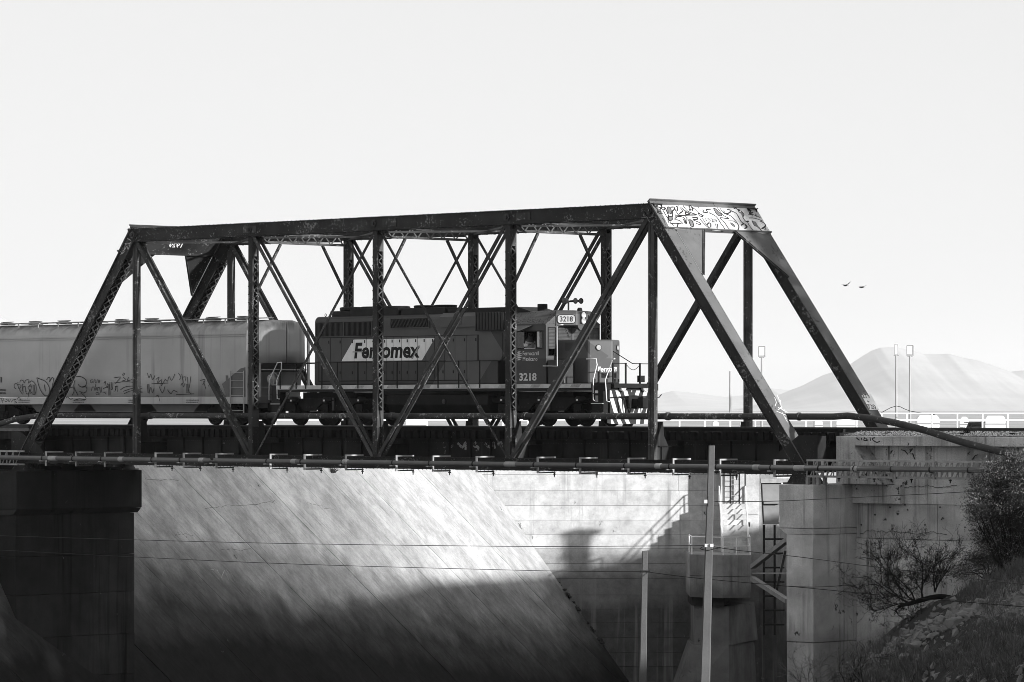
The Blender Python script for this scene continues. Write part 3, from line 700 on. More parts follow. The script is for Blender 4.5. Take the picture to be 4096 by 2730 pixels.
# ---- newer grey pipe hung on the outside of the bottom chord
YP = -1.12
def zpipe(x): return -1.47 - 0.0 * x
np_ = thing('slim_pipe', (24, YP, -1.47), 'slim grey pipe carried on brackets outside the bottom chord', 'pipe')
obj('pipe_run', MB().tube([(-6, YP, -1.45), (20, YP, -1.47), (40, YP, -1.46), (58, YP, -1.44)], .098, 14), PIPE_NEW, np_, smooth=True)
for x, l_ in ((3.0, .55), (7.8, .3), (13.1, .28), (18.9, .28), (22.0, .3), (31.3, .62), (39.3, .3), (44.2, .3), (46.2, .5), (48.9, .3)):
    obj('joint_sleeve', MB().lathe([(.102, 0), (.108, .01), (.108, l_ - .01), (.102, l_)], (x, YP, -1.46), (1, 0, 0), 14), ZINC, np_)
bx = [2.58, 4.68, 6.65, 10.03, 11.88, 13.99, 17.39, 19.49, 21.99, 24.97, 27.08, 29.55, 32.92, 35.2, 37.74, 40.04, 42.4, 45.08, 47.38, 49.04, 50.77, 52.54, 54.26]
def bracket_():
    o = thing('pipe_bracket', (0, 0, 0), '', 'bracket', 'brackets carrying the slim pipe')
    obj('upright', MB().box((-.03, -1.0, -1.80), (.03, -.93, -1.16)), ZINC, o)
    obj('arm', MB().box((-.03, -.929, -1.22), (.03, -.02, -1.16)), ZINC, o)
    obj('arm', MB().box((-.03, -.929, -1.80), (.03, -.02, -1.74)), STEEL2, o)
    obj('shelf', MB().box((-.045, -1.32, -1.60), (.045, -1.001, -1.56)), ZINC, o)
    obj('clamp', MB().lathe([(.104, 0), (.115, 0), (.115, .05), (.104, .05)], (-.025, YP, -1.46), (1, 0, 0), 14), BLACK, o)
    obj('bolt', MB().tube([(0, -.05, -1.95), (0, -.05, -1.73)], .022, 6).box((-.04, -.09, -1.86), (.04, -.01, -1.82)), BLACK, o)
    return o
bo = bracket_(); NTH = ['leftmost', 'second', 'third', 'fourth', 'fifth', 'sixth', 'seventh', 'eighth', 'ninth', 'tenth', 'eleventh', 'twelfth', 'thirteenth', 'fourteenth', 'fifteenth', 'sixteenth', 'seventeenth', 'eighteenth', 'nineteenth', 'twentieth', 'twenty-first', 'twenty-second', 'rightmost']
for i, x in enumerate(bx):
    o = bo if i == 0 else copy_tree(bo); o.location = (x, 0, 0)
    if i in (0, len(bx) - 1): o['label'] = 'zinc pipe bracket, %s of the row below the bridge deck' % NTH[i]
    else: o['label'] = 'zinc pipe bracket, %s from the left in the row below the deck' % NTH[i]
# lattice carriers beyond both ends of the bridge
for (x0, x1, lab) in ((46.55, 56.5, 'zinc lattice girder carrying the slim pipe past the abutment'), (-8, 0.45, 'zinc lattice girder carrying the slim pipe at the left edge')):
    lt = thing('lattice_girder', (x0, -.7, -1.47), lab, 'lattice girder')
    for y in (-.86, -.50):
        for zz in (-1.18, -1.76): obj('chord', MB().box((x0, y - .03, zz - .035), (x1, y + .03, zz + .035)), ZINC, lt)
        x = x0; i = 0
        while x < x1 - .3:
            obj('web_bar', MB().bar((x, y, -1.73), (x + (.30 if i % 2 else .02), y, -1.21), .03, .035, (1, 0, 0)), ZINC, lt); x += .31 if i % 2 else .17; i += 1
    for y in (-.86, -.50):
        for x in ([x0 + .05, x0 + .55] if x0 > 0 else []): obj('leg', MB().box((x - .06, y - .06, -2.058), (x + .06, y + .06, -1.80)), GREY, lt)

# ================================================================== THE LOCOMOTIVE
SX, HX = YM - 1.52, YM - 0.90          # near faces of the sill and of the hood
def livery(N, L, pos, noise, mapr, math2, mix):
    sep = N.new('ShaderNodeSeparateXYZ'); L.new(pos, sep.inputs[0]); x, y, z = sep.outputs
    def step(a, b): return math2('GREATER_THAN', a, b)
    def band(a, lo, hi): return math2('MULTIPLY', step(a, lo), math2('LESS_THAN', a, hi))
    body = 0.062
    v = mix(step(2.66, z), body, 0.034)                         # darker lower band
    v = mix(step(z, 4.42), v, 0.030)                            # dark roof
    # arrow-shaped darker chevrons on the hood, pointing forward
    ax = math2('ADD', x, math2('ABSOLUTE', math2('MULTIPLY', math2('SUBTRACT', z, 2.9), 0.85), 0.0))
    hood = math2('LESS_THAN', x, 29.0)
    v = mix(math2('MULTIPLY', hood, band(ax, 25.2, 28.85)), v, 0.085)
    v = mix(math2('MULTIPLY', hood, band(ax, 28.3, 28.9)), v, 0.034)
    # chevrons on the nose
    an = math2('ADD', x, math2('ABSOLUTE', math2('MULTIPLY', math2('SUBTRACT', z, 2.75), 0.7), 0.0))
    nose = step(x, 31.7)
    v = mix(math2('MULTIPLY', nose, band(an, 33.02, 33.35)), v, 0.030)
    v = mix(math2('MULTIPLY', nose, math2('MULTIPLY', math2('LESS_THAN', an, 32.75), band(math2('ABSOLUTE', math2('SUBTRACT', z, 2.78), 0.0), 0.18, 0.5))), v, 0.038)
    # pale parallelogram carrying the name
    px = math2('SUBTRACT', x, math2('MULTIPLY', math2('SUBTRACT', z, 2.66), 0.85))
    sign = math2('MULTIPLY', math2('MULTIPLY', band(px, 18.72, 23.57), band(z, 2.66, 3.55)), math2('LESS_THAN', y, YM))
    v = mix(sign, v, 0.75)
    return v
LOCO = material('locomotive_paint', 0.05, 0.45, 0.14, 0.9, build=livery, streak=(0.045, -0.06, 2.0), chip=(0.18, 0.755, 5.0), bump=0.05, bump_scale=4)
LOCOD = material('dark_running_gear', 0.010, 0.75, 0.5, 2.0, spec=0.15, chip=(0.06, 0.70, 7.0), bump=0.2, bump_scale=14)
ROOFP = material('rusted_roof_paint', 0.075, 0.8, 0.3, 2.0, chip=(0.014, 0.55, 13.0))
SLATM = material('slat_paint', 0.06, 0.6, 0.2, 1.0)
SILLP = material('sill_stripe', 0.50, 0.6, 0.25, 2.0, chip=(0.03, 0.66, 4.0))
GLASSM = material('dark_glass', 0.02, 0.08, 0.1, 1.0, spec=0.6)
LAMP = material('lamp_glass', 0.35, 0.15, 0.2, 6.0, spec=0.8)
RED = LOCO
LO = thing('locomotive', (25, YM, 0), 'dark diesel freight locomotive with pale name panel crossing the bridge', 'locomotive')
# underframe
obj('underframe', MB().box((15.35, SX + .02, 1.40), (34.45, 2 * YM - SX - .02, 1.66)), BLACK, LO)
si = obj('side_sill', MB().box((15.35, SX, 1.50), (33.7, SX + .018, 1.665)), SILLP, LO)
for i in range(9):
    xx = 16.1 + i * 2.05 + rnd.uniform(-.2, .2)
    obj('sill_patch', MB().prism([(xx, SX - .004, 1.52), (xx + .5, SX - .004, 1.52), (xx + .62, SX - .004, 1.65), (xx + .12, SX - .004, 1.65)], (0, .003, 0)), material('worn_white', 0.32, 0.7, 0.3, 6.0) if i == 0 else MATS['worn_white'], si)
# long hood with rounded shoulders
def hoodprof(y0, z1, r=.22):
    pts = [(y0, 1.67), (y0, z1 - r)]
    for t in (30, 60, 90): pts.append((y0 + r - r * math.cos(R(t)), z1 - r + r * math.sin(R(t))))
    return pts + [(2 * YM - q[0], q[1]) for q in pts[::-1]]
prof = hoodprof(HX, 4.53)
hd = obj('long_hood', MB().prism([(17.05, y, z) for y, z in prof], (11.95, 0, 0)), LOCO, LO, bevel=.05)
# hood doors, latches
obj('seam_shade', MB().box((17.3, HX - .004, 1.82), (26.85, HX + .004, 3.66)), BLACK, hd)  # black sheet behind the doors, painting the shade of their gaps
xd = [17.35, 18.05, 18.75, 19.5, 20.25, 21.0, 21.45, 21.9, 22.35, 22.8, 23.3, 23.8, 24.3, 24.9, 25.5, 26.15, 26.8]
for i, (a, b) in enumerate(zip(xd[:-1], xd[1:])):
    z1 = 3.63
    do = obj('hood_door', MB().box((a + .013, HX - .016, 1.86), (b - .013, HX + .01, z1)), LOCO, hd)
    for zz in (2.12, 3.40):
        obj('latch', MB().box((b - .12, HX - .03, zz), (b - .07, HX - .0145, zz + .12)), BLACK, do)
obj('hood_door', MB().box((26.9, HX - .014, 1.86), (28.2, HX + .01, 3.7)), LOCO, hd)
obj('battery_box', MB().box((26.7, HX - .45, 1.67), (28.4, HX - .015, 2.62)), LOCO, LO, bevel=.03)
# grilles
def grille(name, x0, x1, z0, z1, y, step_, lean=0.0, deep=.05):
    go = obj(name, MB().box((x0, y, z0), (x1, y + .02, z1)), BLACK, LO)
    m = MB(); x = x0 + .02
    while x < x1 - .02 - lean: m.bar((x + lean, y - .012, z0 + .02), (x, y - .012, z1 - .02), deep, .018, (1, 0, 0)); x += step_
    o = obj('slats', m, SLATM, go); o['kind'] = 'stuff'
    obj('grille_frame', MB().box((x0 - .03, y - .03, z0 - .03), (x1 + .03, y - .001, z0)).box((x0 - .03, y - .03, z1), (x1 + .03, y - .001, z1 + .03)).box((x0 - .03, y - .03, z0), (x0, y - .001, z1)).box((x1, y - .03, z0), (x1 + .03, y - .001, z1)), LOCO, go)
    return go
grille('radiator_grille', 17.2, 18.85, 3.70, 4.28, HX - .03, .075); grille('radiator_grille', 18.92, 20.6, 3.70, 4.28, HX - .03, .075)
grille('brake_grille', 21.75, 24.0, 4.0, 4.36, HX - .03, .085, .10)
bb = obj('brake_hatch', MB().prism([(24.7, HX - .12, 3.98), (24.7, HX - .12, 4.40), (24.7, HX + .1, 4.56), (24.7, HX + .1, 3.98)], (2.1, 0, 0)), LOCO, LO)
for xx in (25.0, 25.55): obj('hatch_lid', MB().box((xx, HX - .135, 4.08), (xx + .45, HX - .121, 4.32)), LOCO, bb)
ib = obj('intake_box', MB().box((26.86, HX - .2, 3.80), (28.55, HX + .3, 4.56)), BLACK, LO)
m = MB(); x = 26.9
while x < 28.5: m.box((x, HX - .225, 3.84), (x + .03, HX - .201, 4.53)); x += .085
obj('slats', m, SLATM, ib)['kind'] = 'stuff'
# roof equipment
for (x0, x1, z1) in ((17.9, 19.0, 4.75), (19.0, 21.9, 4.83), (22.1, 24.7, 4.80)):
    obj('roof_housing', MB().prism([(x0, YM - .72, 4.50), (x0, YM - .66, z1), (x0, YM + .66, z1), (x0, YM + .72, 4.50)], (x1 - x0, 0, 0)), BLACK, LO, bevel=.02)
obj('roof_housing', MB().prism([(24.9, YM - .75, 4.50), (24.9, YM - .75, 4.74), (28.9, YM - .75, 4.74), (29.6, YM - .75, 4.56), (29.6, YM - .75, 4.50)], (0, 1.5, 0)), BLACK, LO)
for x in (18.45, 19.7, 21.1): obj('roof_fan', MB().lathe([(.52, 0), (.56, .02), (.56, .14), (.48, .16)], (x, YM, 4.76), (0, 0, 1), 20), BLACK, LO)
for x in (22.8, 24.0): obj('roof_fan', MB().lathe([(.45, 0), (.48, .10), (.40, .12)], (x, YM, 4.80), (0, 0, 1), 20), BLACK, LO)
obj('exhaust_stack', MB().lathe([(.20, 0), (.20, .30), (.18, .32)], (29.9, YM - .35, 4.52), (0, 0, 1), 14), LOCOD, LO)
obj('grab_iron', MB().tube([(17.6, YM - .5, 4.52), (17.6, YM - .5, 4.74), (18.0, YM - .5, 4.74)], .015, 6), BLACK, LO)
obj('lifting_eye', MB().tube([(17.3 + .05 * math.cos(t * .8), YM - .5, 4.60 + .06 * math.sin(t * .8)) for t in range(9)], .014, 5), BLACK, LO)

# ---- cab, hollow, with window openings
C0, C1, CE = 29.0, 31.25, 4.02
yf = 2 * YM - SX
cb = obj('cab', MB().box((C0, SX, 1.67), (C1, SX + .04, 3.07)).box((C0, SX, 3.72), (C1, SX + .04, CE)).box((C0, SX, 3.07), (29.62, SX + .04, 3.72)).box((31.05, SX, 3.07), (C1, SX + .04, 3.72))
   .box((C0, yf - .04, 1.67), (C1, yf, CE)).box((C0, SX + .04, 1.67), (C0 + .05, yf - .04, CE)), LOCO, LO)
rp = [(SX, CE), (SX, CE + .01), (SX + .78, 4.52), (SX + 1.0, 4.57), (yf - 1.0, 4.57), (yf - .78, 4.52), (yf, CE + .01), (yf, CE)]
obj('cab_roof', MB().prism([(C0 - .02, y, z) for y, z in rp], (C1 - C0 + .04, 0, 0)), ROOFP, LO)
obj('roof_gutter', MB().box((C0, SX - .03, CE - .03), (C1, SX - .001, CE + .0)), LOCO, cb)
# side window: frame, sliding panes, sunshade, mirror
wf = obj('window_frame', MB().box((29.58, SX - .03, 3.03), (31.09, SX - .001, 3.07)).box((29.58, SX - .03, 3.72), (31.09, SX - .001, 3.76)).box((29.58, SX - .03, 3.07), (29.62, SX - .001, 3.72)).box((31.05, SX - .03, 3.07), (31.09, SX - .001, 3.72)).box((30.05, SX - .02, 3.07), (30.09, SX + .02, 3.72)).box((30.72, SX - .02, 3.07), (30.76, SX + .02, 3.72)), BLACK, LO)
obj('pane', MB().box((29.63, SX + .005, 3.08), (30.04, SX + .012, 3.71)), GLASSM, wf)
obj('pane', MB().box((30.77, SX + .005, 3.08), (31.04, SX + .012, 3.71)), GLASSM, wf)
obj('window_curtain', MB().box((30.78, SX - .012, 3.12), (30.90, SX + .003, 3.74)), PALE, wf)
obj('arm_rest', MB().box((30.1, SX - .06, 3.05), (30.7, SX - .031, 3.08)), PALE, wf)
obj('sunshade', MB().prism([(29.3, SX - .01, 3.98), (30.55, SX - .01, 3.98), (30.15, SX - .42, 3.74), (29.3, SX - .42, 3.74)], (0, 0, .012)), LOCO, LO)
# cab front: corner door with grille window, windscreens, brow with number boards and headlights
m = MB().box((C1 - .05, SX + .04, 1.67), (C1, HX, 2.80)).box((C1 - .05, SX + .04, 3.86), (C1, HX, CE)).box((C1 - .05, SX + .04, 2.80), (C1, SX + .14, 3.86)).box((C1 - .05, HX - .10, 2.80), (C1, HX, 3.86))
m.box((C1 - .05, yf - HX + SX - .02, 1.67), (C1, yf - .04, 3.2)).box((C1 - .05, HX, 1.67), (C1, yf - (HX - SX), 3.40)).box((C1 - .05, HX, 3.88), (C1, yf - .04, CE)).box((C1 - .05, YM - .06, 3.4), (C1, YM + .06, 3.88)).box((C1 - .05, HX, 3.4), (C1, HX + .06, 3.88)).box((C1 - .05, yf - (HX - SX) - .06, 3.2), (C1, yf - (HX - SX) + .06, 3.88))
cf = obj('cab_front', m, LOCO, LO)
MESHP = material('window_grille', 0.03, 0.6, 0.2, 4.0)
def pane_grille(y0, y1, z0, z1):
    obj('pane', MB().box((C1 - .03, y0, z0), (C1 - .022, y1, z1)), LAMPP, cf)
    m = MB(); y = y0 + .03
    while y < y1: m.box((C1 + .001, y, z0), (C1 + .008, y + .010, z1)); y += .05
    z = z0 + .03
    while z < z1: m.box((C1 + .0085, y0, z), (C1 + .014, y1, z + .010)); z += .055
    obj('wire_grille', m, MESHP, cf)['kind'] = 'stuff'
LAMPP = material('sky_lit_pane', 0.14, 0.1, 0.2, 2.0, spec=0.6)
pane_grille(SX + .14, HX - .10, 3.05, 3.86); pane_grille(HX + .06, YM - .06, 3.4, 3.88); pane_grille(YM + .06, yf - (HX - SX) - .06, 3.4, 3.88); pane_grille(yf - (HX - SX) + .06, yf - .08, 3.2, 3.86)
for (y0, y1, z0, z1) in ((SX + .10, HX - .06, 2.76, 3.90), (HX + .02, yf - HX + SX - .02, 3.36, 3.91)):
    obj('window_gasket', MB().box((C1 + .001, y0, z0), (C1 + .02, y1, z0 + .04)).box((C1 + .001, y0, z1 - .04), (C1 + .02, y1, z1)).box((C1 + .001, y0, z0 + .04), (C1 + .02, y0 + .04, z1 - .04)).box((C1 + .001, y1 - .04, z0 + .04), (C1 + .02, y1, z1 - .04)), BLACK, cf)
for (y0, y1) in ((2.2, 2.45), (2.95, 3.2)): obj('wiper', MB().bar((C1 + .03, y0, 3.9), (C1 + .03, y1, 3.5), .012, .014), BLACK, cf)
BX = C1 + .52
bp_ = [(C1 - .02, YM - 1.02), (C1 + .05, YM - 1.02), (BX, YM - .30), (BX, YM + .30), (C1 + .05, YM + 1.02), (C1 - .02, YM + 1.02)]
br = obj('cab_brow', MB().prism([(x, y, 3.96) for x, y in bp_], (0, 0, .58)), LOCO, LO, bevel=.03)
obj('brow_chin', MB().lathe([(.26, 0), (.26, .12)], (BX - .13, YM, 4.02), (1, 0, 0), 18), LOCO, br)
for s_ in (-1, 1):
    a = Vector((C1 + .05, YM + s_ * 1.02, 0)); b = Vector((BX, YM + s_ * .30, 0)); d = (b - a).normalized(); nn = Vector((abs(d.y), s_ * abs(d.x), 0)).normalized()
    A_ = a + d * .07 + nn * .004; B_ = b - d * .09 + nn * .004; rr = .10
    def rounded(off, z0, z1, extra):
        pts = []; wl = (B_ - A_).length
        for cx_, cz_, t0 in ((wl - rr, z1 - rr, 0), (rr, z1 - rr, 90), (rr, z0 + rr, 180), (wl - rr, z0 + rr, 270)):
            for t in (0, 30, 60, 90):
                pts.append(A_ + d * (cx_ + (rr + extra) * math.cos(R(t0 + t))) + Vector((0, 0, cz_ + (rr + extra) * math.sin(R(t0 + t)))) + nn * off)
        return pts
    nb_ = obj('number_board', MB().prism(rounded(0, 4.05, 4.37, .025), nn * .02), BLACK, br)
    obj('number_plate', MB().prism(rounded(.021, 4.05, 4.37, -.005), nn * .004), MATS['worn_white'], nb_)
    if s_ < 0: text('number', '3218', INK, nb_, A_ + d * .09 + nn * .028 + Vector((0, 0, 4.11)), d, (0, 0, 1), .21, (B_ - A_).length - .18, bold=.02)
    else: text('number', '3218', INK, nb_, B_ - d * .09 + nn * .028 + Vector((0, 0, 4.11)), -d, (0, 0, 1), .21, (B_ - A_).length - .18, bold=.02)
hl = obj('headlight_housing', MB().box((BX, YM - .16, 4.02), (BX + .03, YM + .16, 4.50)), LOCOD, br, bevel=.02)
for zz in (4.14, 4.37): obj('headlight', MB().lathe([(.115, 0), (.12, .04), (.10, .055), (.04, .03)], (BX + .03, YM, zz), (1, 0, 0), 18), LAMP, hl, smooth=False)
obj('beacon', MB().lathe([(.1, 0), (.1, .08), (.06, .13)], (BX - .2, YM + .05, 4.54), (0, 0, 1), 12), LOCOD, LO)
# air horn
hn = obj('air_horn', MB().tube([(30.9, YM + .1, 4.56), (30.9, YM + .1, 4.92)], .035, 8).bar((30.9, YM - .35, 4.90), (30.9, YM + .55, 4.94), .05, .05), LOCOD, LO)
for (y, ln) in ((YM - .32, .18), (YM - .12, .12), (YM + .28, .25), (YM + .52, .34)):
    obj('horn_bell', MB().lathe([(.03, -.12), (.035, .05), (.05, ln * .7), (.12, ln), (.11, ln + .01)], (30.9, y, 4.95), (1, -.15, 0), 14), LOCOD, hn, smooth=True)
# nose
NX0, NX1 = C1, 32.95
nap = 33.43
npl = [(NX0 + .002, HX), (NX1, HX), (nap, YM), (NX1, 2 * YM - HX), (NX0 + .002, 2 * YM - HX)]
no = obj('nose', MB().prism([(x, y, 1.67) for x, y in npl], (0, 0, 1.72)), LOCO, LO, bevel=.07)
for s_ in (-1, 1):
    a = Vector((NX1, YM + s_ * .9, 0)); b = Vector((nap, YM, 0)); d = (b - a).normalized(); nn = Vector((abs(d.y), s_ * abs(d.x), 0)).normalized()
    c = a + d * ((b - a).length * .42) + Vector((0, 0, 3.08))
    cl = obj('class_light', MB().lathe([(.12, 0), (.12, .03), (.10, .035)], c + nn * .002, nn, 18), BLACK, no)
    obj('light_lens', MB().lathe([(.10, .036), (.095, .042)], c + nn * .002, nn, 18), MATS['worn_white'], cl)
    zz = 2.14
    st_ = a + d * ((b - a).length * .38) + nn * .012 + Vector((0, 0, zz)) if s_ < 0 else b - d * .05 + nn * .012 + Vector((0, 0, zz))
    text('name', 'Ferro' if s_ < 0 else 'mex', WHITE, no, st_, d if s_ < 0 else -d, (0, 0, 1), .19, .60 if s_ < 0 else .46, bold=.02, shear=.15)
    for t in (.25, .75):
        obj('nose_latch', MB().obox(a + d * ((b - a).length * t) + nn * .02 + Vector((0, 0, 1.80)), d * .05, nn * .02, Vector((0, 0, .05))), BLACK, no)
    obj('nose_door', MB().obox(a + d * ((b - a).length * .7) + nn * .008 + Vector((0, 0, 1.99)), d * .16, nn * .006, Vector((0, 0, .09))), LOCOD, no)
obj('sand_box', MB().box((31.3, SX + .05, 1.67), (32.2, HX - .01, 2.60)), LOCO, LO, bevel=.03)
# front pilot with hazard stripes
def stripes(N, L, pos, noise, mapr, math2, mix):
    sep = N.new('ShaderNodeSeparateXYZ'); L.new(pos, sep.inputs[0]); x, y, z = sep.outputs
    a = math2('SUBTRACT', math2('ABSOLUTE', math2('SUBTRACT', y, YM), 0.0), math2('MULTIPLY', z, 0.42))
    a = math2('ADD', a, 5.0)
    f = math2('FRACT', math2('MULTIPLY', a, 2.25), 0.0)
    return mix(math2('GREATER_THAN', f, 0.5), 0.014, 0.45)
STRIPE = material('hazard_stripes', 0.5, 0.6, 0.2, 2.0, build=stripes, chip=(0.03, 0.68, 6.0))
py0, py1 = YM - 1.22, YM + 1.22
pl = obj('pilot', MB().box((34.36, py0, .52), (34.44, py1, 1.63)), STRIPE, LO)
obj('snow_plow', MB().prism([(34.30, py0, .14), (34.52, py0, .10), (34.42, py0, .515), (34.30, py0, .515)], (0, py1 - py0, 0)), STRIPE, LO)
obj('end_sheet', MB().box((34.30, py0 + .05, 1.5), (34.62, py1 - .05, 1.67)), BLACK, LO)
cp = obj('coupler', MB().box((34.45, YM - .18, .78), (34.9, YM + .18, 1.08)).box((34.9, YM - .15, .70), (35.2, YM + .17, 1.14)).box((34.45, YM - .35, .70), (34.62, YM + .35, 1.2)), LOCOD, LO, bevel=.04)
for (y, z) in ((YM - .62, 1.5), (YM + .62, 1.5)): obj('ditch_light', MB().lathe([(.12, 0), (.15, .14), (.13, .17), (.06, .13)], (34.45, y, z), (1, 0, 0), 16), LAMP, LO)
for y in (YM - .75, YM - .5, YM + .5): obj('air_hose', MB().tube([(34.5, y, 1.15), (34.75, y, 1.05), (34.8, y + .05, .7), (34.7, y + .1, .45)], .03, 7), LOCOD, LO)
obj('uncoupling_lever', MB().tube([(34.55, py0 - .1, 1.12), (34.6, YM, 1.2), (34.6, py1 + .15, 1.12), (34.65, py1 + .25, 1.25)], .018, 6), LOCOD, LO)
# front and rear stepwells and their white grab rails
for (x0, x1) in ((33.72, 34.34), (15.0, 15.55)):
    for s_ in (0, 1):
        y0, y1 = (SX, SX + .35) if s_ == 0 else (yf - .35, yf)
        swp = obj('step_well', MB().box((x0, y0 + .04, .42), (x1, y1, 1.64)), BLACK, LO)
        for zz in (.5, .88, 1.26): obj('step_tread', MB().box((x0, y0 - .02, zz), (x1, y0 + .039, zz + .03)), PALE if zz < 1 else BLACK, swp)
def grabrail(pts): return obj('grab_rail', MB().tube(pts, .022, 7), WHITE, LO, smooth=True)
for (u, v) in (): pass
grabrail([onY(2345, 1437, SX), onY(2385, 1437, SX), onY(2388, 1460, SX), onY(2373, 1520, SX), onY(2373, 1598, SX), onY(2378, 1604, SX)])
grabrail([onY(2460, 1436, SX), onY(2450, 1438, SX), onY(2421, 1520, SX), onY(2427, 1605, SX), onY(2438, 1608, SX)])
grabrail([onY(1126, 1450, SX), onY(1110, 1452, SX), onY(1077, 1522, SX), onY(1076, 1600, SX)])
grabrail([onY(1126, 1450, SX), onY(1125, 1480, SX), onY(1107, 1522, SX), onY(1109, 1596, SX), onY(1118, 1597, SX)])
grabrail([onY(2252, 1300, SX), onY(2228, 1302, SX), onY(2229, 1465, SX), onY(2172, 1465, SX)])
obj('fuse_disc', MB().lathe([(.085, 0), (.085, .01)], (33.98, SX + .035, 1.34), (0, -1, 0), 16), PALE, LO); obj('fuse_plate', MB().box((33.92, SX + .025, .95), (34.06, SX + .039, 1.2)), ZINC, LO)
# side walkway handrail and stanchions
hm = MB().tube([(15.5, SX + .03, 2.60), (28.7, SX + .03, 2.60), (28.95, SX + .03, 2.75)], .018, 6)
hr = obj('handrail', hm, BLACK, LO)
for x in (15.6, 16.6, 17.2, 18.2, 19.15, 20.4, 21.55, 22.75, 23.95, 25.15, 26.35, 27.55): obj('stanchion', MB().box((x - .03, SX - .015, 1.52), (x + .03, SX - .001, 2.62)), LOCOD, hr)
hf = obj('handrail', MB().tube([(33.3, YM, 3.0), (34.2, YM + .3, 2.45), (34.5, YM + .55, 2.44), (34.55, py1, 2.44)], .018, 6).tube([(34.45, py0 + .1, 2.45), (34.5, YM - .35, 2.45)], .018, 6), BLACK, LO)
for y in (py0 + .12, YM - .38, YM + .42, py1 - .05): obj('stanchion', MB().box((34.46, y - .035, 1.67), (34.5, y + .035, 2.47)), LOCOD, hf)
obj('chain', MB().tube([(34.48, YM - .36 + .8 * t / 8, 2.42 - .22 * math.sin(math.pi * t / 8)) for t in range(9)], .012, 5), LOCOD, hf)
obj('receptacle', MB().box((34.45, YM + .3, 1.72), (34.62, YM + .55, 1.98)), LOCOD, LO)
obj('handrail', MB().tube([(15.45, SX + .1, 2.6), (15.45, yf - .1, 2.6)], .018, 6).tube([(16.9, SX + .8, 2.6), (16.9, SX + .8, 1.7)], .03, 6), BLACK, LO)
# fuel tank, reservoirs, running gear
tp = [(SX + .12, 1.25), (SX + .08, .85), (SX + .35, .50), (yf - .35, .50), (yf - .08, .85), (yf - .12, 1.25)]
ft = obj('fuel_tank', MB().prism([(22.0, y, z) for y, z in tp], (5.9, 0, 0)), LOCOD, LO, bevel=.04)
obj('tank_filler', MB().lathe([(.1, 0), (.1, .03), (.05, .04)], (25.4, SX + .09, .98), (0, -1, 0), 14), RAILM, ft)
obj('equipment_rack', MB().box((20.9, YM - .9, .9), (28.2, YM + .9, 1.39)), LOCOD, LO)
obj('air_reservoir', MB().tube([(21.6, SX + .25, 1.34), (26.6, SX + .25, 1.34)], .13, 12), BLACK, LO, smooth=True)
for x in (19.0, 29.3, 31.0): obj('sand_pipe', MB().tube([(x, SX + .3, 1.4), (x + .1, SX + .25, 1.2), (x + .05, SX + .35, .8)], .03, 6), LOCOD, LO)
wm = MB()
wheel = MB().lathe([(.47, -.07), (.53, -.07), (.53, -.045), (.508, -.035), (.50, .065), (.40, .07), (.38, .03), (.16, .03), (.14, .09), (.10, .10)], (0, 0, .508), (0, -1, 0), 28)
wme = bpy.data.meshes.new('wheel'); wme.from_pydata(wheel.v, [], wheel.f); wme.materials.append(LOCOD)
for (xs) in ((16.0, 18.05, 20.15), (28.5, 30.6, 32.7)):
    tx0, tx1 = xs[0] - .75, xs[2] + .75
    for s_ in (0, 1):
        yy = 1.50 if s_ == 0 else 2 * YM - 1.50; oy = .10 if s_ == 0 else -.10
        sidep = [(tx0, 1.10), (tx0 + .1, .80)]
        for x in xs: sidep += [(x - .34, .78), (x - .30, .95), (x + .30, .95), (x + .34, .78)] if False else []
        sidep = [(tx0, 1.12), (tx0, .92), (xs[0] - .3, .92), (xs[0] + .3, .92), (xs[0] + .75, .60), (xs[1] - .65, .60), (xs[1] - .3, .90), (xs[1] + .3, .90), (xs[1] + .7, .60), (xs[2] - .75, .60), (xs[2] - .3, .92), (tx1, .92), (tx1, 1.12)]
        tf = obj('truck_frame', MB().prism([(x, yy, z) for x, z in sidep], (0, oy, 0)), LOCOD, LO, bevel=.02)
        for x in xs:
            obj('journal_box', MB().box((x - .2, yy - .06 if s_ == 0 else yy - .02, .36), (x + .2, yy + .02 if s_ == 0 else yy + .06, .88)).lathe([(.13, 0), (.11, .05)], (x, yy + (-.06 if s_ == 0 else .06), .52), (0, -1 if s_ == 0 else 1, 0), 12), LOCOD, tf)
            if s_ == 0:
                obj('brake_cylinder', MB().lathe([(.10, -.3), (.13, -.28), (.13, .05), (.06, .08), (.03, .3)], (x + .35, yy - .12, 1.05), (1, 0, -.05), 12), LOCOD, tf, smooth=True)
                obj('cylinder_tag', MB().box((x + .12, yy - .256, 1.0), (x + .22, yy - .252, 1.07)), PALE, tf)
                for q in (-.55, -.38, -.21):
                    if x > xs[0]: obj('lightening_hole', MB().lathe([(.045, 0), (.045, .006)], (x - 1.03 + q + .4, yy - .001, .76), (0, -1, 0), 10), INK, tf)
        obj('brake_rigging', MB().box((xs[0] - .5, yy - .05, .28), (xs[0] + .1, yy + .02, .36)).box((xs[1] - .5, yy - .05, .28), (xs[1] + .1, yy + .02, .36)).box((xs[2] - .5, yy - .05, .28), (xs[2] + .1, yy + .02, .36)).bar((xs[0], yy, .32), (xs[2], yy, .40), .04, .05), LOCOD, tf)
    obj('bolster', MB().box((xs[1] - 1.6, YM - 1.0, .7), (xs[1] + 1.6, YM + 1.0, 1.38)), LOCOD, LO)
    for x in xs:
        for s_ in (0, 1):
            o = shared('wheel', wme, LO, (x, YM - .76 if s_ == 0 else YM + .76, 0.002)); o.rotation_euler = (0, 0, 0 if s_ == 0 else math.pi)
        obj('axle', MB().tube([(x, YM - .7, .508), (x, YM + .7, .508)], .09, 10), LOCOD, LO)
    obj('swing_hanger', MB().box((xs[1] + .55, 1.36, .62), (xs[1] + .65, 1.42, 1.15)), RAILM, LO)
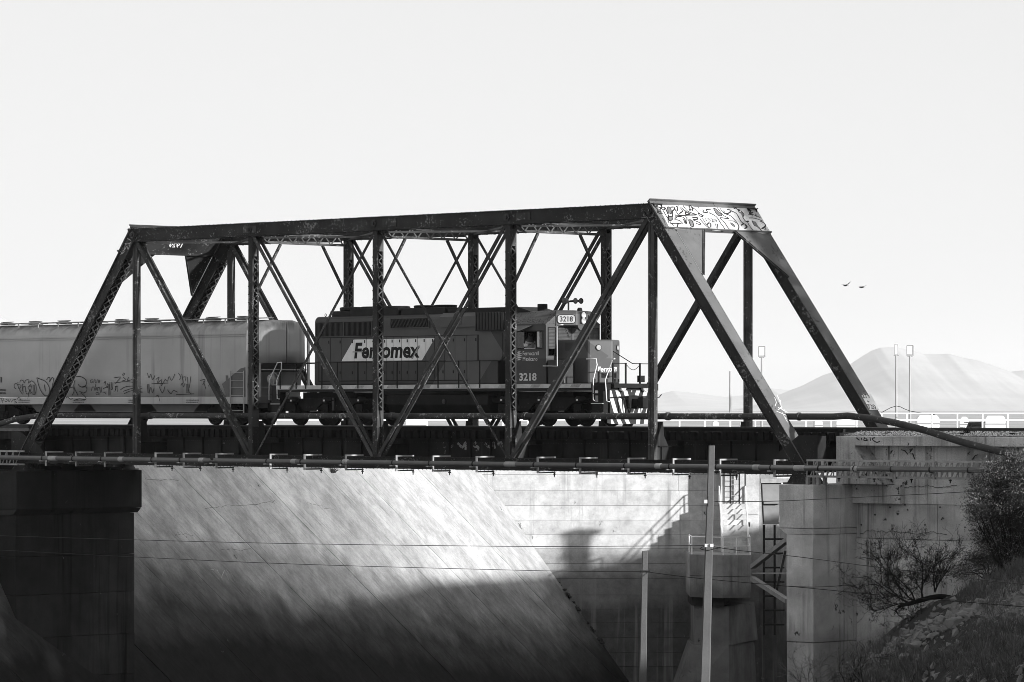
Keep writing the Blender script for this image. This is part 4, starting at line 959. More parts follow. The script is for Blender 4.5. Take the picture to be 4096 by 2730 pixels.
# lettering
text('name', 'Ferromex', INK, LO, (19.52, HX - .022, 2.76), (1, 0, 0), (0, 0, 1), .66, 3.95, bold=.032, shear=.12)
obj('letter_bar', MB().box((19.42, HX - .024, 3.02), (20.05, HX - .0225, 3.06)), MATS['worn_white'], LO)
obj('letter_slash', MB().prism([(22.95, HX - .024, 2.72), (23.03, HX - .024, 2.72), (23.45, HX - .024, 3.26), (23.37, HX - .024, 3.26)], (0, .001, 0)), MATS['worn_white'], LO)
text('number', '3218', PALE, LO, (29.78, SX - .006, 1.79), (1, 0, 0), (0, 0, 1), .31, .96, bold=.03)
text('owner_name', 'Ferrocarril', PALE, LO, (29.97, SX - .006, 2.79), (1, 0, 0), (0, 0, 1), .16, .90, bold=.015)
text('owner_name', 'Mexicano', PALE, LO, (29.97, SX - .006, 2.57), (1, 0, 0), (0, 0, 1), .16, .82, bold=.015)
text('owner_mark', 'F', PALE, LO, (33.42, SX - .006, 1.53), (1, 0, 0), (0, 0, 1), .09, bold=.03)
for i in range(5):
    zz = 2.60 + i * .075; hw_ = math.sqrt(max(.19 ** 2 - (zz + .03 - 2.77) ** 2, .002))
    obj('emblem_stripe', MB().prism([(29.76 - hw_, SX - .006, zz), (29.76 + hw_ * .2, SX - .006, zz), (29.76 + hw_, SX - .006, zz + .05), (29.76 - hw_ * .2, SX - .006, zz + .05)], (0, .003, 0)), PALE, LO)

# ================================================================== THE COVERED HOPPER WAGON
def hopper_v(N, L, pos, noise, mapr, math2, mix):
    sep = N.new('ShaderNodeSeparateXYZ'); L.new(pos, sep.inputs[0])
    mp = N.new('ShaderNodeMapping'); mp.inputs['Scale'].default_value = (1, 1, .12); L.new(pos, mp.inputs['Vector'])
    dirt = math2('MULTIPLY', mapr(sep.outputs[2], 3.95, 4.3, 0, 1), mapr(noise(2.2, 6, mp.outputs[0]), .42, .6, 0, 1))
    return mix(dirt, 0.36, 0.15)
HOP = material('wagon_grey_paint', 0.23, 0.42, 0.10, 0.5, build=hopper_v, streak=(0.22, 0.0, 1.2), chip=(0.12, 0.74, 4.0), drip=(0.24, 2.4))
HOPD = material('wagon_dark_slope', 0.10, 0.6, 0.2, 1.0)
HW = thing('hopper_wagon', (4, YM, 0), 'light grey covered hopper wagon with scrawled graffiti behind the locomotive', 'hopper wagon')
hp = [(SX + .01, 1.22), (SX + .005, 2.2), (SX, 3.2), (SX + .02, 3.98), (SX + .14, 4.18), (SX + .45, 4.38), (SX + .80, 4.46)]
hp = hp + [(2 * YM - y, z) for y, z in hp[::-1]]
HX0, HX1 = -6.0, 13.45
# body: side shells end in a bowed end
ends = []
m = MB(); secs = [HX0 - .35, HX0, HX1]
nose_n = 8
full = [(x, 1.0) for x in (HX0, HX1)]
rows = []
for i in range(nose_n + 1):
    t = i / nose_n * 90; rows.append((HX1 + .85 * math.sin(R(t)), (1.38 * (math.cos(R(t)) ** .55) if t < 89.9 else .02) / 1.38))
for x, k in [(HX0, 1.0)] + rows: m.v += [(x, YM + (y - YM) * k, z - (0 if k > .9 else (1 - k) * .10 * (z > 4))) for y, z in hp]
n_ = len(hp)
for i in range(len(rows)):
    for q in range(n_):
        q2 = (q + 1) % n_; m.f.append((i*n_+q, (i+1)*n_+q, (i+1)*n_+q2, i*n_+q2))
m.f.append(tuple(range(n_)))
# the bottom of the end leans in: lift the low vertices beyond the side sheet
m.v = [(x, y, max(z, 2.62) if x > HX1 + .01 else z) for x, y, z in m.v]
obj('body', m, HOP, HW, smooth=True)
obj('slope_sheet', MB().prism([(HX1 - .2, YM - 1.25, 2.63), (HX1 + .78, YM - 1.25, 2.63), (HX1 - 1.9, YM - 1.25, 1.1), (HX1 - 2.2, YM - 1.25, 1.1)], (0, 2.5, 0)), HOPD, HW)
obj('side_rib', MB().box((HX0, SX - .02, 3.84), (HX1, SX + .01, 3.87)).box((HX0, SX - .018, 3.76), (HX1, SX + .01, 3.78)), HOP, HW)
obj('side_sill', MB().box((HX0 - .4, SX - .01, .90), (HX1 + .05, SX + .06, 1.20)), HOP, HW)
obj('corner_post', MB().box((HX1 - .04, SX - .02, .95), (HX1 + .04, SX + .07, 4.0)), HOP, HW)
obj('end_sill', MB().box((HX1 - .1, SX + .07, .95), (HX1 + .12, 2 * YM - SX - .07, 1.22)), HOPD, HW)
gus = obj('corner_gusset', MB().prism([(HX1 - .05, SX - .025, 1.2), (HX1 - .05, SX - .025, 2.45), (HX1 - .35, SX - .025, 2.4), (HX1 - 1.55, SX - .025, 1.75), (HX1 - 1.25, SX - .025, 1.2)], (0, .015, 0)), HOPD, HW)
for x in (HX1 - .95, HX1 - .10): obj('ladder_stile', MB().box((x - .02, SX - .09, .5), (x + .02, SX - .05, 2.3)), HOP, HW)
for i in range(6): obj('ladder_rung', MB().tube([(HX1 - .95, SX - .07, .62 + i * .32), (HX1 - .10, SX - .07, .62 + i * .32)], .014, 6), HOP, HW)
# end platform: posts, brake wheel, cross rail
obj('end_post', MB().box((14.1, SX + .1, 1.2), (14.16, SX + .18, 2.62)).box((14.1, 2 * YM - SX - .2, .8), (14.18, 2 * YM - SX - .1, 4.1)), HOP, HW)
obj('end_rail', MB().tube([(14.1, SX + .1, 2.35), (14.1, 2 * YM - SX - .1, 2.35)], .025, 6).tube([(14.1, SX + .1, 1.6), (14.1, 2 * YM - SX - .1, 1.6)], .02, 6), HOP, HW)
bw_ = obj('brake_wheel', MB().tube([(14.3, YM - .75 + .26 * math.cos(t * .3927), 1.95 + .26 * math.sin(t * .3927)) for t in range(17)], .022, 6), HOP, HW)
for t in range(4): obj('spoke', MB().tube([(14.28, YM - .75, 1.95), (14.3, YM - .75 + .26 * math.cos(t * 1.57), 1.95 + .26 * math.sin(t * 1.57))], .016, 5), HOP, bw_)
obj('brake_housing', MB().lathe([(.2, 0), (.2, .12), (.1, .14)], (14.1, YM - .75, 1.95), (1, 0, 0), 14), HOP, HW)
obj('draft_gear', MB().box((13.4, YM - .3, .6), (15.1, YM + .3, 1.05)), LOCOD, HW)
# roof: running board, hatches, handrail stubs
obj('running_board', MB().box((HX0, YM - 1.02, 4.52), (HX1 + .75, YM - .62, 4.55)), HOP, HW)
for i in range(14):
    x = HX0 + .6 + i * 1.42
    obj('board_bracket', MB().bar((x, SX + .38, 4.30), (x, SX + .38, 4.54), .035, .05, (1, 0, 0)).box((x - .02, SX + .36, 4.50), (x + .02, YM - .6, 4.525)), HOP, HW)
obj('roof_angle', MB().box((HX0, SX + .36, 4.525), (HX1 + .1, SX + .40, 4.56)), HOP, HW)
for i in range(9):
    x = HX0 + 1.3 + i * 2.05
    ha = obj('roof_hatch', MB().lathe([(.34, 0), (.36, .05), (.36, .09), (.2, .13)], (x, YM - .1, 4.50), (0, 0, 1), 16), HOPD, HW)
    obj('hatch_bar', MB().bar((x - .45, YM - .1, 4.65), (x + .45, YM - .1, 4.65), .05, .03), HOPD, ha)
# hopper bays and trucks
for (x0, x1) in ((-1.6, 1.9), (2.6, 6.1), (6.8, 10.1)):
    xm = (x0 + x1) / 2
    ba = obj('hopper_bay', MB().prism([(x0 - .35, SX + .3, 1.2), (x1 + .35, SX + .3, 1.2), (x1 - .45, SX + .3, .56), (x0 + .45, SX + .3, .56)], (0, 2.4, 0)), HOPD, HW)
    obj('outlet_gate', MB().box((xm - 1.0, SX + .55, .32), (xm + 1.0, SX + 2.4, .555)), LOCOD, ba)
for xc in (-3.7, 11.45):
    for dx in (-.88, .88):
        for s_ in (0, 1):
            o = shared('wheel', wme, HW, (xc + dx, YM - .76 if s_ == 0 else YM + .76, 0.002)); o.scale = (.9, 1, .9); o.rotation_euler = (0, 0, 0 if s_ == 0 else math.pi)
    for yy in (1.62, 2 * YM - 1.62):
        sf = obj('side_frame', MB().prism([(xc - 1.1, yy, .42), (xc - 1.1, yy, .62), (xc - .5, yy, .85), (xc + .5, yy, .85), (xc + 1.1, yy, .62), (xc + 1.1, yy, .42), (xc + .6, yy, .40), (xc + .3, yy, .22), (xc - .3, yy, .22), (xc - .6, yy, .40)], (0, .12, 0)), LOCOD, HW)
        obj('spring_nest', MB().lathe([(.09, 0), (.09, .25)], (xc, yy - .03, .30), (0, 0, 1), 10).lathe([(.09, 0), (.09, .25)], (xc + .2, yy - .03, .30), (0, 0, 1), 10), LOCOD, sf)
    obj('bolster', MB().box((xc - .25, SX + .3, .6), (xc + .25, 2 * YM - SX - .3, .92)), LOCOD, HW)
obj('centre_sill', MB().box((HX0, YM - .3, .72), (HX1, YM + .3, 1.15)), HOPD, HW)
# lettering and graffiti on the wagon side
for (s, u, v, hgt, wd) in (('UTCX', -52, 1497, .26, .95), ('49441', -58, 1532, .26, 1.2), ('LD LMT 223200 LB', -45, 1565, .09, 1.25), ('LT WT   62800 LB', -45, 1578, .09, 1.25)):
    p = onY(u, v, SX); text('lettering', s, INK, HW, (p.x, SX - .012, p.z), (1, 0, 0), (0, 0, 1), hgt, wd, bold=.03)
for u in (75, 292, 515, 745):
    p = onY(u, 1605, SX); text('lettering', 'CLOSE HOPPER GATES AND ROOF', INK, HW, (p.x, SX - .016, p.z), (1, 0, 0), (0, 0, 1), .06, .85, bold=.02)
    p = onY(u, 1613, SX); text('lettering', 'HATCHES BEFORE MOVING CAR', INK, HW, (p.x, SX - .016, p.z), (1, 0, 0), (0, 0, 1), .06, .8, bold=.02)
for (s, v, hgt, wd) in (('UTCX', 1377, .16, .40), ('49441', 1391, .16, .46), ('36" WHLS', 1401, .06, .3), ('SPRG 70C D-B', 1408, .06, .42), ('SPRG 71C D-B', 1416, .06, .42), ('SPRG 20C D-6A', 1423, .06, .44), ('WABCO TT-490-8', 1430, .06, .46)):
    # stencilled on the bowed end
    q = onX(1078, v, HX1 + .62); text('lettering', s, INK, HW, (HX1 + .60, q.y, q.z), (.45, .9, 0), (0, 0, 1), hgt, wd, bold=.03)
def scrawl(strokes, wd, u0, v0, k, name='graffiti'):
    """strokes in the pixels of an enlarged view: (x, y) * k + (u0, v0), sprayed on the wagon side"""
    m = MB()
    for st_ in strokes:
        pts = [onY(u0 + x * k, v0 + y * k, SX - .012) for x, y in st_]
        # smooth
        sm = []
        for i in range(len(pts) - 1):
            a = pts[max(i-1, 0)]; b = pts[i]; c = pts[i+1]; d = pts[min(i+2, len(pts)-1)]
            for t in (0, .33, .66): sm.append(.5 * ((2*b) + (c-a)*t + (2*a-5*b+4*c-d)*t*t + (3*b-a-3*c+d)*t**3))
        sm.append(pts[-1]); m.ribbon(sm, wd * .85, (0, -1, 0))
    return obj(name, m, material('faded_spray', 0.03, 0.8, 0.3, 3.0) if 'faded_spray' not in MATS else MATS['faded_spray'], HW)
K4 = 500 / 1668
scrawl([[(262,935),(280,905),(310,915),(322,945),(345,905),(385,905),(372,948),(420,915),(470,960),(483,1030),(460,1100),(425,1085)], [(245,940),(190,960),(195,1010),(215,1020)]], .035, 0, 1250, K4)
scrawl([[(222,965),(280,975),(262,1015),(240,1010)], [(235,975),(262,1040),(300,1095)], [(290,960),(305,965),(298,985),(290,1050)], [(310,1080),(300,1010),(335,990),(338,1060),(355,1060)], [(412,955),(370,1010),(395,1040),(370,1090),(345,1080)], [(390,1000),(420,980),(400,1080),(430,1060)], [(390,1040),(370,1160)]], .035, 0, 1250, K4)
scrawl([[(490,872),(505,940),(540,1040),(600,1115),(650,1090),(655,1000),(600,920),(530,890),(490,872)], [(590,965),(605,1055)], [(620,905),(640,870),(665,880),(660,930),(690,875),(715,890),(700,960),(690,1010)], [(1015,860),(1080,860),(1140,900),(1150,960),(1110,1000),(1060,985),(1045,960)], [(1100,990),(1150,1000),(1155,1050),(1110,1078),(1060,1055)], [(1075,1080),(1130,1120),(1145,1165),(1060,1155),(990,1175)], [(880,1150),(900,1130),(940,1160),(970,1150)], [(930,1010),(975,1000),(985,1060),(960,1110)], [(1000,905),(985,960),(990,1010),(1040,1110)]], .042, 0, 1250, K4)
scrawl([[(5,1150),(40,1145),(45,1175),(15,1185)], [(15,1150),(40,1215)], [(60,1180),(85,1195),(100,1170),(75,1165)], [(110,1160),(120,1200),(140,1165),(155,1200),(170,1165)], [(215,1165),(180,1165),(200,1190),(225,1205),(185,1212)], [(222,1175),(245,1140),(270,1150),(262,1165),(285,1165)]], .035, 0, 1250, K4)
scrawl([[(1235,900),(1205,910),(1215,945),(1235,930),(1225,925)], [(1250,945),(1255,905),(1270,905),(1268,925),(1280,945)], [(1290,945),(1295,905),(1310,905)], [(1310,945),(1318,905)], [(1325,940),(1330,905)], [(1270,955),(1275,1000)], [(1220,1050),(1230,1000),(1250,1000)], [(1255,1050),(1265,1000),(1280,1045),(1290,1000)], [(1300,1050),(1300,1010),(1320,1005),(1320,1045)], [(1330,1000),(1345,1080),(1360,990)], [(1275,1080),(1300,1072),(1325,1085)], [(1285,1100),(1305,1092),(1325,1100)], [(1370,1070),(1390,1065),(1410,1085)]], .032, 0, 1250, K4)
scrawl([[(1385,950),(1405,920),(1400,980)], [(1375,1020),(1405,1005),(1440,990)], [(1440,940),(1420,1000),(1445,1000)], [(1465,935),(1460,1030)], [(1490,930),(1480,1030),(1500,1020)], [(1505,935),(1500,1030)], [(1530,1060),(1555,980),(1565,1060)], [(1535,990),(1575,985)]], .032, 0, 1250, K4)
K1 = 0.6695
for off in (0,):
    scrawl([[(680,990),(720,985),(700,1010),(690,1025)], [(735,985),(750,1000),(730,1008)], [(770,985),(760,1005),(790,1000)], [(680,1020),(760,1012),(840,1025)], [(735,960),(745,965),(735,975),(730,965)], [(720,1060),(760,1040),(845,1040)], [(735,1070),(800,1050),(850,1055)], [(740,1085),(790,1065),(852,1075)], [(830,1060),(845,1080)], [(690,1040),(690,1065)]], .034, 0, 850, K1)
    scrawl([[(880,960),(890,990),(900,965),(910,1000),(925,975)], [(930,1000),(950,985),(940,1020),(965,1000),(960,1040),(985,1000)], [(985,995),(1000,1010),(1010,980),(1025,1005),(1045,965)], [(905,1025),(1005,1020)], [(950,1040),(970,1080),(985,1040)], [(880,1035),(885,1080)], [(890,1085),(900,1045),(910,1080),(920,1050)], [(1000,1060),(1020,1085),(1035,1065),(1060,1075)], [(930,1100),(945,1095),(955,1130)]], .034, 0, 850, K1)
    scrawl([[(1065,960),(1080,985),(1070,1000)], [(1085,965),(1095,1020)], [(1095,985),(1110,985),(1105,1010)], [(1080,1035),(1090,1020),(1095,1045),(1105,1020)], [(1120,985),(1125,1060),(1140,1085)], [(1140,980),(1130,1050)], [(1195,1005),(1225,1000),(1210,1030)], [(1215,1010),(1230,1055)], [(1235,1010),(1260,1000),(1245,1040)], [(1050,1090),(1160,1085)]], .034, 0, 850, K1)
for (u, v, h_) in ((433, 1560, .5), (132, 1560, .45), (590, 1555, .4), (745, 1555, .4), (905, 1545, .9)):
    p = onY(u, v, SX - .01); obj('paint_patch', MB().prism([(p.x, SX - .012, p.z - h_ / 2), (p.x + .14, SX - .012, p.z - h_ / 2), (p.x + .10, SX - .012, p.z + h_ / 2), (p.x - .04, SX - .012, p.z + h_ / 2)], (0, .002, 0)), HOPD, HW)

# ================================================================== THE DRIVER AT THE CAB WINDOW
def skin_body(name, verts, edges, radii, mat, parent=None, origin=None, root=0, sub=2):
    off = wloc(parent) if parent else Vector(origin)
    me = bpy.data.meshes.new(name); me.from_pydata([Vector(v) - off for v in verts], edges, []); o = bpy.data.objects.new(name, me); COL.objects.link(o)
    if parent: o.parent = parent
    else: o.location = off
    sk = o.modifiers.new('skin', 'SKIN'); sk.use_smooth_shade = True
    for i, r_ in enumerate(radii): me.skin_vertices[0].data[i].radius = (r_, r_) if not isinstance(r_, tuple) else r_
    for i in range(len(verts)): me.skin_vertices[0].data[i].use_root = (i == root)
    sb = o.modifiers.new('smooth', 'SUBSURF'); sb.levels = sub; sb.render_levels = sub
    me.materials.append(mat); return o
SKIN = material('skin', 0.10, 0.6, 0.1, 5.0); SHIRT = material('pale_shirt', 0.55, 0.8, 0.12, 6.0); HAIR = material('dark_hair', 0.012, 0.8, 0.2, 20.0); TROUSER = material('dark_trousers', 0.02, 0.9, 0.2, 6.0)
dx, dy, dz = 29.99, SX + .30, 2.80    # seat point
Vv = lambda x, y, z: (dx + x, dy + y, dz + z)
bv = [Vv(0,0,.10), Vv(.01,0,.28), Vv(.02,0,.45), Vv(.03,0,.58), Vv(.05,0,.68), Vv(.07,0,.76), Vv(.085,0,.86), Vv(.085,0,.95),
      Vv(.03,-.19,.54), Vv(.12,-.30,.34), Vv(.32,-.31,.42), Vv(.42,-.30,.45),
      Vv(.03,.19,.54), Vv(.14,.24,.30), Vv(.38,.18,.32), Vv(.47,.16,.33),
      Vv(.02,-.10,.06), Vv(.42,-.13,.05), Vv(.44,-.13,-.38), Vv(.56,-.13,-.44), Vv(.02,.10,.06), Vv(.42,.13,.05), Vv(.44,.13,-.38), Vv(.56,.13,-.44)]
be = [(0,1),(1,2),(2,3),(3,4),(4,5),(5,6),(6,7),(3,8),(8,9),(9,10),(10,11),(3,12),(12,13),(13,14),(14,15),(0,16),(16,17),(17,18),(18,19),(0,20),(20,21),(21,22),(22,23)]
br_ = [.15,.15,.17,.15,.075,.08,.10,.075,.075,.055,.045,.035,.075,.055,.045,.035,.10,.085,.06,.05,.10,.085,.06,.05]
hb, hr2 = 11, 15
for base, yy in ((11, -1), (15, 1)):
    for f_ in range(5):
        p = Vector(bv[base]); a = len(bv)
        spread = (f_ - 2) * .018
        if f_ == 0: bv += [tuple(p + Vector((-.0, -.035 * yy, .01))), tuple(p + Vector((.03, -.05 * yy, .005)))]
        else: bv += [tuple(p + Vector((.05, spread, 0))), tuple(p + Vector((.085 - .005 * abs(f_ - 2), spread, -.025)))]
        be += [(base, a), (a, a + 1)]; br_ += [.011, .009]
DR = skin_body('person', bv, be, br_, SKIN, origin=(dx, dy, dz))
tag(DR, 'bearded person in a pale shirt sitting at the open cab window', 'person')
sv = bv[:4] + [bv[8], bv[9], bv[10], bv[12], bv[13], bv[14]]
skin_body('shirt', sv, [(0,1),(1,2),(2,3),(3,4),(4,5),(5,6),(3,7),(7,8),(8,9)], [.165,.168,.185,.15,.092,.075,.062,.092,.075,.062], SHIRT, DR)
obj('hair', MB().lathe([(.03, .11), (.075, .10), (.105, .05), (.112, 0), (.10, -.05)], (dx + .07, dy, dz + .92), (-.25, 0, 1), 14), HAIR, DR, smooth=True)
obj('beard', MB().lathe([(.05, .04), (.085, .02), (.09, -.03), (.05, -.09), (.02, -.11)], (dx + .12, dy, dz + .83), (.1, 0, 1), 12), HAIR, DR, smooth=True)
obj('glasses', MB().box((dx + .175, dy - .08, dz + .885), (dx + .195, dy - .015, dz + .915)).box((dx + .175, dy + .015, dz + .885), (dx + .195, dy + .08, dz + .915)).box((dx + .08, dy - .1, dz + .897), (dx + .19, dy - .085, dz + .907)), BLACK, DR)
obj('nose_tip', MB().lathe([(.02, 0), (.016, .03), (.004, .045)], (dx + .165, dy, dz + .865), (1, 0, -.2), 8), SKIN, DR, smooth=True)
skin_body('trousers', [bv[0], bv[16], bv[17], bv[18], bv[20], bv[21], bv[22]], [(0,1),(1,2),(2,3),(0,4),(4,5),(5,6)], [.165,.115,.098,.075,.115,.098,.075], TROUSER, DR)
st2 = thing('driver_seat', (dx, dy, dz - .5), 'dark driver seat inside the locomotive cab', 'seat')
obj('cushion', MB().box((dx - .22, dy - .24, dz - .14), (dx + .30, dy + .24, dz - .05)), BLACK, st2); obj('backrest', MB().box((dx - .34, dy - .22, dz - .05), (dx - .24, dy + .22, dz + .5)), BLACK, st2); obj('pedestal', MB().box((dx - .08, dy - .08, 1.67), (dx + .08, dy + .08, dz - .141)), BLACK, st2)

# ================================================================== PRINT AND SCRATCHES ON THE BRIDGE
plate_r, top_r, d_r, n_r = STEN[1]
def smooth_line(pts, steps=(0, .33, .66)):
    sm = []
    for i in range(len(pts) - 1):
        a = pts[max(i-1, 0)]; b = pts[i]; c = pts[i+1]; d = pts[min(i+2, len(pts)-1)]
        for t in steps: sm.append(.5 * ((2*b) + (c-a)*t + (2*a-5*b+4*c-d)*t*t + (3*b-a-3*c+d)*t**3))
    return sm + [pts[-1]]
pp0 = top_r - d_r * .68 + n_r * .0135
KG = 520 / 2353
def on_portal(x, y, off=0.0): return onP(2580 + x * KG, 790 + y * KG, pp0 + n_r * off, n_r)
SPRAY = material('white_spray', 0.52, 0.8, 0.4, 1.6, chip=(0.13, 0.64, 3.0), fine=0.15)
outline = [(215,150),(330,145),(700,150),(900,175),(1200,185),(1600,195),(1900,200),(2020,215),(2100,350),(2200,520),(2265,650),(2120,655),(1950,620),(1700,620),(1500,600),(1300,610),(1100,585),(800,580),(560,575),(450,560),(400,470),(330,330),(250,210)]
obj('graffiti_fill', MB().prism([on_portal(x, y) for x, y in outline], n_r * .002), SPRAY, plate_r)
GR = [[(190,180),(225,150),(245,180),(295,190),(270,225),(300,270),(255,260),(225,280),(235,230),(190,180)], [(300,180),(360,185),(350,225),(310,220),(300,180)],
 [(370,185),(400,270),(430,340),(420,350),(430,460),(560,470),(660,470)], [(410,180),(460,185),(475,290),(425,290),(410,180)], [(470,180),(530,180),(520,235),(500,245),(500,340),(460,350)], [(430,350),(485,350),(490,405),(440,415),(430,350)],
 [(530,180),(560,250),(610,320),(650,330),(800,322),(930,320)], [(560,170),(590,170),(590,230),(570,240)], [(535,320),(620,330),(570,360),(540,400),(590,410),(640,430),(690,480)], [(630,180),(680,250),(630,290),(640,325)], [(660,185),(740,270),(820,290),(735,315),(740,260)],
 [(690,150),(760,240),(860,290),(940,310)], [(790,170),(830,150),(840,185),(880,190),(855,215),(865,240),(830,225),(805,240),(815,200),(790,170)], [(890,190),(960,270),(1070,340)], [(960,170),(1000,230),(1080,290)], [(960,290),(1010,310),(1050,350),(1000,340),(960,290)], [(860,370),(950,365),(940,400),(870,400)],
 [(570,345),(700,365),(740,470),(690,390)], [(760,360),(750,480),(700,440)], [(790,410),(850,420),(880,515),(830,520),(790,410)], [(870,410),(1010,470),(980,490),(920,470)], [(990,390),(1080,490),(1160,560),(1210,600)], [(1040,380),(1110,490),(1180,560)],
 [(1050,220),(1070,270),(1130,270),(1110,225),(1190,215)], [(1240,205),(1290,215),(1390,325),(1310,320),(1240,205)], [(1160,280),(1290,350),(1370,470),(1430,550),(1440,600),(1390,610)], [(1310,190),(1370,270),(1420,330),(1530,390),(1370,370),(1390,410)], [(1360,200),(1430,290),(1540,330),(1640,430),(1700,530),(1680,600)],
 [(1430,240),(1440,290),(1510,290),(1560,240),(1480,220)], [(1490,430),(1600,430),(1650,470)], [(1550,460),(1600,490),(1620,530),(1570,500),(1550,460)], [(1400,420),(1450,470),(1520,570),(1610,600)], [(1570,250),(1660,300),(1740,440),(1810,490),(1840,560)], [(1610,210),(1650,185),(1670,220),(1720,230),(1690,250),(1740,290)],
 [(1740,250),(1790,310),(1770,360),(1830,440),(1880,430)], [(1860,210),(1870,250),(1920,230),(1890,300),(1950,270)], [(1870,320),(1960,315),(2090,370)], [(1880,375),(1990,380),(2130,430)], [(1940,420),(1980,510),(2060,540),(2130,640)], [(2080,430),(2160,470),(2180,520),(2110,570)], [(1850,420),(1880,500),(1960,600)],
 [(430,555),(520,560),(580,540),(600,470)], [(820,540),(880,575),(1010,570)], [(1130,500),(1150,465),(1190,480),(1190,550)], [(1280,480),(1290,560)], [(1310,480),(1320,580)], [(330,240),(380,330),(440,420),(520,520)], [(1740,510),(1790,480),(1850,530),(1800,570)], [(250,300),(300,290),(350,310)], [(310,380),(340,400),(350,440)]]
m = MB()
for s_ in GR: m.ribbon([p for p in smooth_line([on_portal(x, y, .004) for x, y in s_])], .055 if len(s_) > 3 else .04, n_r)
obj('graffiti_lines', m, INK, plate_r)
for q in ([(412,184),(458,188),(472,286),(428,286)], [(540,325),(612,332),(565,362),(545,398),(590,408),(570,412),(530,405)], [(432,355),(484,354),(488,402),(442,412)], [(795,415),(848,424),(876,512),(834,516)], [(1244,210),(1288,220),(1380,322),(1312,316)], [(1550,462),(1598,492),(1618,528),(1570,500)], [(1950,430),(2000,440),(2060,545),(2110,620),(2060,560),(1990,515)], [(1740,255),(1790,312),(1768,358),(1745,320)], [(665,190),(740,266),(815,290),(790,292)]):
    obj('graffiti_patch', MB().prism([on_portal(x, y, .003) for x, y in q], n_r * .0015), material('grey_spray', 0.13, 0.8, 0.3, 4.0) if 'grey_spray' not in MATS else MATS['grey_spray'], plate_r)
text('cutout_year_standin', '1929', INK, plate_r, on_portal(1120, 440, .006), Vector((0, 1, 0)), d_r, .17, .62, bold=.0)  # dark letters paint the unlit holes of the cut-out year
# left portal's cut-out year from behind: white letters paint the sky showing through
plate_l, top_l, d_l, n_l = STEN[0]
q = onP(673, 990, top_l - d_l * .68 - n_l * .016, n_l)
text('cutout_year_standin', '1929', WHITE, plate_l, q, Vector((0, 1, 0)), d_l, .23, .72, bold=.01, mirror=True)
# kilometre plate on the far end post
a, b = pin(6, 0, W), pin(5, 1, W); dd = (b - a).normalized(); nn = Vector((dd.z, 0, -dd.x)); nn = nn if nn.x > 0 else -nn
p0 = a + nn * .262
kmp = obj('kilometre_plate', MB().prism([onP(u, v, p0, nn) for u, v in ((3443, 1577), (3482, 1577), (3516, 1640), (3478, 1640))], nn * .008), WHITE, TB)
text('kilometre', '279', INK, kmp, onP(3454, 1594, p0 + nn * .012, nn), Vector((0, 1, 0)), dd, .21, .42, bold=.015)
text('kilometre', '+', INK, kmp, onP(3472, 1612, p0 + nn * .012, nn), Vector((0, 1, 0)), dd, .12, .12, bold=.0)
text('kilometre', '720', INK, kmp, onP(3476, 1636, p0 + nn * .012, nn), Vector((0, 1, 0)), dd, .21, .46, bold=.015)
# pale scrawls on posts and stringers
CHALK = material('chalk', 0.5, 0.9, 0.2, 4.0)
def scrawl_on(strokes, wd, plane_p, plane_n, mat, parent, name='scrawl'):
    for s_ in strokes: obj(name, MB().ribbon(smooth_line([onP(u, v, plane_p, plane_n) for u, v in s_]), wd, plane_n), mat, parent)
a0, b0 = pin(6, 0), pin(5, 1); pn = a0 + nn * .262
scrawl_on([[(3098,1590),(3105,1610),(3100,1625)], [(3108,1580),(3125,1625),(3112,1640)], [(3112,1630),(3150,1650)], [(3105,1645),(3145,1662)], [(3120,1600),(3128,1640),(3140,1640)], [(3128,1650),(3150,1690)], [(3135,1665),(3148,1675)]], .03, pn, nn, CHALK, TB)
scrawl_on([[(515,958),(505,952),(495,960),(500,975),(518,975),(525,965),(515,958)], [(502,975),(498,1000),(508,985),(512,1000),(520,978)], [(490,985),(488,1005),(498,1000)], [(480,1005),(490,1015),(498,1005)], [(482,1020),(490,1010)]], .025, Vector((0, -.243, 0)), Vector((0, -1, 0)), CHALK, TB)
scrawl_on([[(1780,1770),(1772,1780),(1780,1790),(1788,1780),(1780,1770)], [(1780,1795),(1778,1815)], [(1830,1772),(1850,1790),(1862,1770),(1862,1800)], [(1905,1770),(1895,1785),(1915,1790),(1905,1808)], [(1940,1775),(1960,1790),(1975,1772),(1980,1795)], [(1815,1780),(1800,1790)], [(1990,1780),(2005,1770),(2010,1800)]], .11, Vector((0, 1.53, 0)), Vector((0, -1, 0)), material('flaked_white', 0.2, 0.9, 0.3, 3.0, chip=(0.02, 0.50, 5.0)), TB)
scrawl_on([[(162,1775),(170,1770),(178,1778),(190,1770),(188,1785),(175,1795),(165,1785),(160,1795),(172,1790)]], .02, Vector((0, 1.53, 0)), Vector((0, -1, 0)), CHALK, TB)
scrawl_on([[(3425,1752),(3438,1762)], [(3445,1752),(3448,1762)], [(3460,1750),(3455,1762),(3470,1762),(3462,1754)], [(3480,1750),(3482,1764)], [(3500,1752),(3488,1756),(3505,1770),(3520,1766)]], .04, Vector((0, .395, 0)), Vector((0, -1, 0)), INK, ab)

